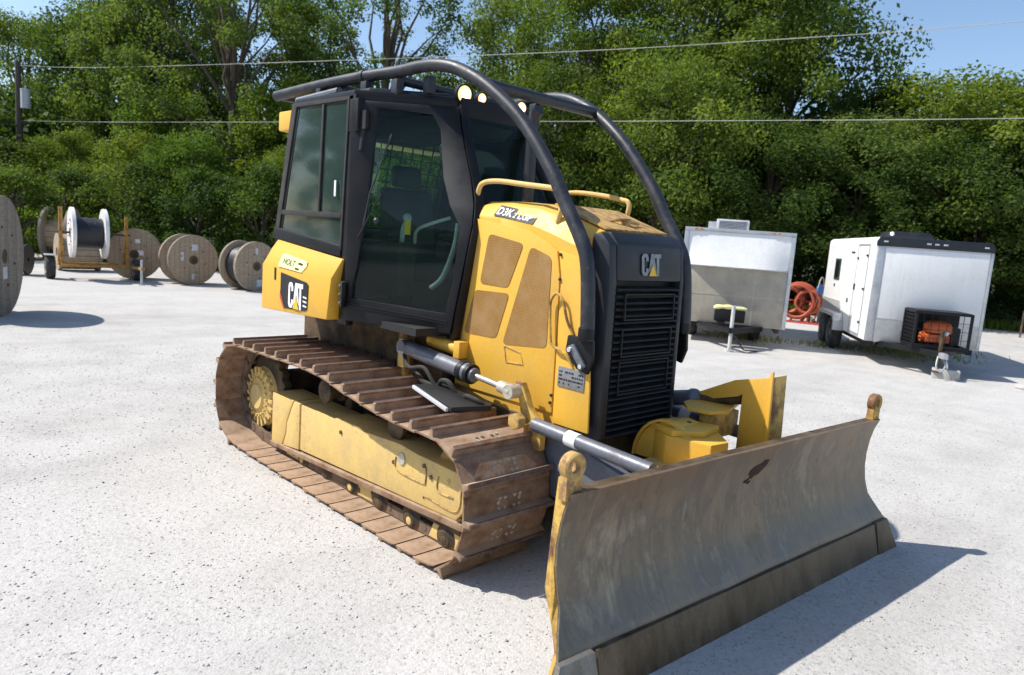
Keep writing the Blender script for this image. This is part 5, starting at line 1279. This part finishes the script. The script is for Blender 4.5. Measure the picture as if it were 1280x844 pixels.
def tree_meshes(name, H, Rc, base, nclump, per, lsize, leafm, profile, seed, cr=(.4, .8), twist=.5):
    random.seed(seed); np.random.seed(seed)
    global rng
    rng = np.random.default_rng(seed)
    cs = []; rs = []
    while len(cs) < nclump:
        t_ = random.random(); z_ = base+(H-base)*t_
        rm2 = Rc*profile(t_)
        a_ = random.uniform(0, 2*math.pi); lob = 1+.22*math.sin(3*a_+seed)+.14*math.sin(5*a_+t_*9)
        r2 = rm2*lob*(random.random()**.38)
        c_ = random.uniform(*cr)
        cs.append((r2*math.cos(a_), r2*math.sin(a_), z_)); rs.append(c_*(.75+.5*random.random()))
    cs = np.array(cs); rs = np.array(rs)
    per_ = np.maximum(20, (per*(rs/np.mean(cr))**2)).astype(int)
    v, f_, ti = leaves(cs, rs, per_, lsize)
    crown = np_mesh(name+'_crown', v, f_, M[leafm], ti)
    mb = MB()
    lean = random.uniform(-.3, .3)
    tp = [(0, 0, -.1), (lean*.3, .05, H*.3), (lean*.8, -.1, H*.6), (lean, 0, H*.88)]
    rt = H*.018+.04
    tc = catmull(tp, 4)
    mb.tube(tc, [rt*(1-.85*k/(len(tc)-1)) for k in range(len(tc))], 10, False)
    for i in np.argsort(rs)[::-1][:int(min(nclump, 34))]:
        c_ = cs[i].tolist(); hz = max(base*.6, c_[2]*random.uniform(.45, .75)); k = min(len(tc)-1, int(hz/(H*.88)*(len(tc)-1)))
        limb(mb, tc[k], c_, rt*.42*(1-.6*hz/H)+.012, .012)
    trunk = mb.mesh(name+'_trunk', M['bark'], 50)
    return trunk, crown
dome = lambda t_: math.sin(math.pi*min(1, t_*.82+.14))**.6
bushp = lambda t_: (1-t_**2.4)**.5
tall = lambda t_: .45+.75*math.sin(math.pi*min(1, t_*.9+.08))
LIB = {}
LIB['bush_a'] = tree_meshes('bush', 3.0, 1.7, .25, 60, 190, .105, 'leaf_dark', bushp, 3, (.35, .6))  # dark leaves put the overhang's shade into the bush colour
LIB['bush_b'] = tree_meshes('bush', 3.4, 1.9, .25, 64, 200, .115, 'leaf', bushp, 4, (.35, .65))
LIB['bush_c'] = tree_meshes('bush', 3.2, 2.0, .25, 60, 190, .11, 'leaf_dark', bushp, 5, (.4, .7))
LIB['mid_a'] = tree_meshes('mid', 7.5, 3.1, .7, 150, 240, .135, 'leaf', dome, 6, (.5, 1.0))
LIB['mid_b'] = tree_meshes('mid', 8.0, 3.2, .7, 150, 240, .135, 'leaf_dark', dome, 7, (.5, 1.0))
LIB['mid_c'] = tree_meshes('mid', 7.8, 3.0, .7, 150, 240, .13, 'leaf_bright', dome, 8, (.45, .8))
LIB['tall_a'] = tree_meshes('tall', 13.0, 3.6, 1.2, 230, 230, .145, 'leaf', tall, 9, (.5, 1.1))
LIB['tall_b'] = tree_meshes('tall', 13.5, 3.5, 1.5, 215, 230, .145, 'leaf_silver', tall, 10, (.5, 1.05))
LIB['canopy_a'] = tree_meshes('canopy', 8.6, 3.7, 2.7, 165, 240, .135, 'leaf', dome, 21, (.55, 1.0))
LIB['canopy_b'] = tree_meshes('canopy', 8.8, 3.8, 2.5, 165, 240, .135, 'leaf_dark', dome, 22, (.55, 1.0))
LIB['canopy_c'] = tree_meshes('canopy', 8.4, 3.5, 2.8, 160, 240, .13, 'leaf_silver', dome, 23, (.5, .95))
LIB['airy'] = tree_meshes('airy', 13.5, 3.7, 4.2, 84, 240, .14, 'leaf_silver', tall, 12, (.4, .8))
def plant(kind, x, y, sc, rz, label, name='tree', cat='tree', sz=1.0, group=None):
    t = thing(name, label, cat, (x, y, 0), R(rz), group)
    t.scale = (sc, sc, sc*sz)
    newobj('trunk', LIB[kind][0], t); newobj('crown', LIB[kind][1], t)
    return t
# (kind, x, y, scale, turn, zscale, label)
TREES = [
 # far left, behind the pole
 ('tall_a', -48.0, 5.5, .92, 10, 1.0, 'round green tree at the far left edge beyond the utility pole'),
 ('mid_b', -42.0, 7.5, 1.30, 80, 1.15, 'dark green tree just right of the utility pole'),
 ('tall_a', -40.0, 9.8, 1.05, 200, 1.16, 'tall dense green tree at upper left behind the utility pole'),
 ('mid_c', -33.0, 9.0, 1.00, 140, .95, 'bright green tree low at left behind the brown wooden reel'),
 ('tall_b', -36.0, 9.4, 1.02, 40, 1.14, 'tall grey green cottonwood, upper left of the photo'),
 ('tall_a', -31.5, 14.0, .90, 300, 1.06, 'tall leafy tree over the brown reel and its yellow post'),
 ('mid_c', -26.3, 11.6, .98, 20, 1.0, 'bright green tree behind the reel pair by the trees'),
 ('airy', -29.5, 9.9, 1.02, 100, 1.0, 'open cottonwood with bare dark limbs against the sky left of the cab'),
 ('mid_b', -23.4, 12.8, .86, 120, .90, 'dark bushy tree directly behind the reel with black cable'),
 ('airy', -26.6, 15.6, 1.05, 220, 1.0, 'sparse tree with thin branches above the rear end of the cab guard'),
 ('mid_a', -20.6, 14.4, .80, 60, .86, 'green tree seen through the rear cab window'),
 ('mid_c', -18.8, 15.4, .82, 170, .86, 'bushy tree seen through the cab door glass'),
 ('tall_b', -24.6, 22.6, .98, 330, 1.08, 'tall cottonwood behind the top of the cab guard'),
 ('canopy_b', -16.4, 17.0, .92, 250, .98, 'dark leafy tree right behind the front of the cab'),
 ('tall_a', -18.8, 21.4, .95, 30, 1.06, 'tall dense tree right of the cab lights'),
 ('tall_b', -15.4, 24.2, .98, 150, 1.10, 'tall tree behind the far guard sweep'),
 ('canopy_a', -13.0, 19.3, .96, 90, 1.02, 'bright sided tree between the two guard sweeps'),
 ('tall_a', -13.6, 23.4, .96, 240, 1.12, 'tallest dense tree above the left white trailer'),
 ('canopy_b', -9.9, 21.6, 0.89, 320, 0.82, 'dark tree behind the roof air conditioner of the left trailer'),
 ('canopy_c', -7.9, 24.2, 0.95, 210, 0.86, 'light green tree rising over the gap between the trailers'),
 ('canopy_b', -6.9, 22.6, 0.87, 180, 0.77, 'dark tree behind the orange hose reel'),
 ('canopy_a', -5.4, 26.8, 1.07, 70, 0.92, 'yellow green tree forming the highest crown over the right trailer'),
 ('canopy_b', -3.9, 24.6, 0.89, 50, 0.79, 'dark tree directly behind the generator trailer'),
 ('canopy_b', -2.3, 27.6, 1.02, 290, 0.89, 'dull green tree at the right end of the skyline'),
 ('canopy_c', -1.4, 25.6, 0.81, 330, 0.74, 'bright leafed tree at the far right edge'),
 ('canopy_a', .6, 29.0, 1.09, 15, 0.88, 'green tree cut by the right edge of the photo'),
 ('mid_a', -39.5, -1.0, 1.0, 65, 1.0, 'green tree beyond the nearest reel'),
 ('canopy_b', -8.4, 28.2, 1.09, 15, 0.91, 'dark tree far back behind the light green tree'),
 ('canopy_b', -13.0, 28.0, 1.30, 115, 1.20, 'dark tree far back behind the tallest dense tree'),
 ('mid_b', -21.0, 26.5, 1.30, 215, 1.15, 'dark tree far back behind the cab lights'),
 ('mid_c', -32.6, 4.3, .60, 35, 1.0, 'low bright tree between the nearest reel and the trailer with the white reel'),
 ('mid_a', -28.6, 5.6, .62, 75, 1.0, 'low spreading green tree behind the white flanged reel'),
 ('mid_c', -25.4, 6.6, .60, 115, 1.0, 'low bright tree behind the yellow post of the reel trailer'),
 ('mid_a', -22.2, 8.8, .56, 155, 1.0, 'low green tree behind the reel with the paper label'),
 ('mid_c', -19.6, 11.9, .52, 195, 1.0, 'low bright tree behind the rear yellow fender'),
]
for i, (kind, x, y, sc, rz, sz, label) in enumerate(TREES): plant(kind, x, y, sc, rz, label, sz=sz)
BUSH = [
 ('bush_b', -25.2, 1.0, .80, 0, 'bright green bush between the nearest reel and the brown reel'),
 ('bush_a', -28.0, 3.2, 1.0, 40, 'green bush behind the white flanged reel'),
 ('bush_c', -25.0, 4.6, 1.0, 80, 'dark bush left of the old brown reel top'),
 ('bush_a', -22.6, 6.0, 1.05, 120, 'green bush between the old brown reel and the labelled reel'),
 ('bush_c', -20.8, 7.4, 1.05, 160, 'dark bush right behind the labelled reel'),
 ('bush_c', -19.6, 10.0, 1.05, 200, 'dark bush behind the fender of the dozer'),
 ('bush_a', -20.9, 15.6, 1.05, 240, 'green bush low behind the cab'),
 ('bush_c', -17.9, 18.7, 1.10, 280, 'dark bush behind the hood of the dozer'),
 ('bush_b', -15.1, 21.1, 1.05, 320, 'bright bush behind the far guard sweep base'),
 ('bush_c', -12.4, 22.8, 1.15, 10, 'dark bush behind the roof of the left trailer'),
 ('bush_c', -9.7, 24.2, 1.15, 50, 'dark bush at the right end of the left trailer'),
 ('bush_c', -7.2, 25.4, 1.10, 90, 'dark bush behind the orange hose reel'),
 ('bush_c', -4.6, 27.3, 1.10, 130, 'dark bush behind the generator trailer'),
 ('bush_a', -2.4, 29.1, 1.05, 170, 'green bush right of the generator trailer'),
 ('bush_c', 0.3, 30.8, 1.10, 210, 'dark bush at the right edge behind the red hose reel'),
 ('bush_c', -31.5, 2.2, 1.2, 250, 'dark bush beyond the bright green bush at left'),
 ('bush_a', -36.0, 1.4, 1.3, 290, 'green bush at the foot of the utility pole'),
]
for kind, x, y, sc, rz, label in BUSH: plant(kind, x, y, sc, rz, label, 'bush', 'bush')

# the wood behind the trees one can tell apart: one mass
rng = np.random.default_rng(77)
cs_ = []; rs_ = []
for k in range(420):
    a_ = R(84+98*rng.random()); D_ = 41+9*rng.random()
    cs_.append((2.9+D_*math.cos(a_), -3.456+D_*math.sin(a_), .6+6.2*rng.random()**1.1)); rs_.append(1.5+1.1*rng.random())
v_, f_, ti_ = leaves(np.array(cs_), np.array(rs_), np.full(420, 120), .42)
o = bpy.data.objects.new('background_wood', np_mesh('background_wood', v_, f_, M['leaf_dark'], ti_)); C.objects.link(o); o['kind'] = 'stuff'
for i, (x, y) in enumerate(((-3, -36), (-16, -36), (-9, -37), (-33, -29), (-27, -34), (-38, -23), (-21, -40), (-42, -30), (-36, -38), (-44, -14), (-10, -44), (3, -40))):  # unseen row, added to show in the cab window reflections
    plant(('mid_a', 'mid_b', 'mid_c')[i % 3], x, y, 1.25, i*47, 'tree in the row on the sunny side of the yard, outside the photo', group='trees outside the photo')

# ================================================================== STONES AND WEEDS (uncountable)
def stones(name, n, rmin, rmax, smin, smax, mat, seed, a0=95, a1=176):
    g_ = np.random.default_rng(seed)
    D_ = rmin+(rmax-rmin)*g_.random(n)**.75; A_ = np.radians(a0+(a1-a0)*g_.random(n))
    px = 2.9+D_*np.cos(A_); py = -3.456+D_*np.sin(A_)
    s_ = smin*(smax/smin)**(g_.random(n)**2.2)
    o_ = np.array([(1,0,0),(-1,0,0),(0,1,0),(0,-1,0),(0,0,1),(0,0,-1)], float)
    v = o_[None]*(s_[:, None, None]*(.6+.8*g_.random((n, 6, 1))))*np.array([1, .8, .55])
    v += g_.normal(size=v.shape)*s_[:, None, None]*.18
    th = g_.random(n)*6.283; cs_, sn = np.cos(th)[:, None], np.sin(th)[:, None]
    x2 = v[:, :, 0]*cs_-v[:, :, 1]*sn; y2 = v[:, :, 0]*sn+v[:, :, 1]*cs_
    v = np.stack([x2+px[:, None], y2+py[:, None], v[:, :, 2]+s_[:, None]*.15], 2)
    tri = np.array([(0,2,4),(2,1,4),(1,3,4),(3,0,4),(2,0,5),(1,2,5),(3,1,5),(0,3,5)])
    f_ = (np.arange(n)[:, None, None]*6+tri[None]).reshape(-1, 3)
    o = bpy.data.objects.new(name, np_mesh(name, v.reshape(-1, 3), f_, M[mat])); C.objects.link(o)
    o['kind'] = 'stuff'
    return o
stones('loose_gravel', 24000, 1.5, 11, .003, .0105, 'stone_a', 1)
stones('loose_gravel', 2600, 1.6, 13, .003, .011, 'stone_b', 2)
def weeds(name, spots, mat, seed, hmax=.22):
    g_ = np.random.default_rng(seed); V = []; n0 = 0
    for (x, y, rx, ry, az, n) in spots:
        u = g_.normal(size=(n, 2))*.5; ca, sa = math.cos(R(az)), math.sin(R(az))
        px = x+u[:, 0]*rx*ca-u[:, 1]*ry*sa; py = y+u[:, 0]*rx*sa+u[:, 1]*ry*ca
        h = hmax*(.35+.65*g_.random(n)); th = g_.random(n)*6.283; wv = .010+.012*g_.random(n)
        ln = g_.normal(size=(n, 2))*.35*h[:, None]
        dx, dy = np.cos(th)*wv, np.sin(th)*wv
        z0 = np.zeros(n)
        V.append(np.stack([np.stack([px-dx, py-dy, z0], 1), np.stack([px+dx, py+dy, z0], 1), np.stack([px+ln[:, 0]*.6+dx*.6, py+ln[:, 1]*.6+dy*.6, h*.65], 1), np.stack([px+ln[:, 0], py+ln[:, 1], h], 1)], 1))
    v = np.concatenate(V).reshape(-1, 3); n = len(v)//4
    o = bpy.data.objects.new(name, np_mesh(name, v, np.arange(n*4).reshape(n, 4), M[mat], g_.random(n))); C.objects.link(o); o['kind'] = 'stuff'
weeds('weeds', [(-4.6, 11.2, 1.2, .6, 31, 260), (-3.4, 12.0, .5, .5, 31, 120), (-1.9, 12.8, 1.0, .8, 34, 360), (-2.2, 14.0, 1.2, 1.0, 34, 360)], 'weed', 5, .12)
# leaf litter and low growth along the foot of the trees
ed = [(-30, 1.8), (-24.5, 3.4), (-21.8, 5.4), (-19.8, 8.0), (-17.8, 11.5), (-15.2, 14.8), (-12.2, 17.2), (-9.0, 19.4), (-6.2, 20.8), (-3.6, 23.5), (0, 26.5)]
sp_ = []
for a_, b_ in zip(ed, ed[1:]):
    dx, dy = b_[0]-a_[0], b_[1]-a_[1]; L_ = math.hypot(dx, dy)
    sp_.append(((a_[0]+b_[0])/2, (a_[1]+b_[1])/2, L_*.55, .5, math.degrees(math.atan2(dy, dx)), 1500))
weeds('undergrowth', sp_, 'leaf', 6, .38)
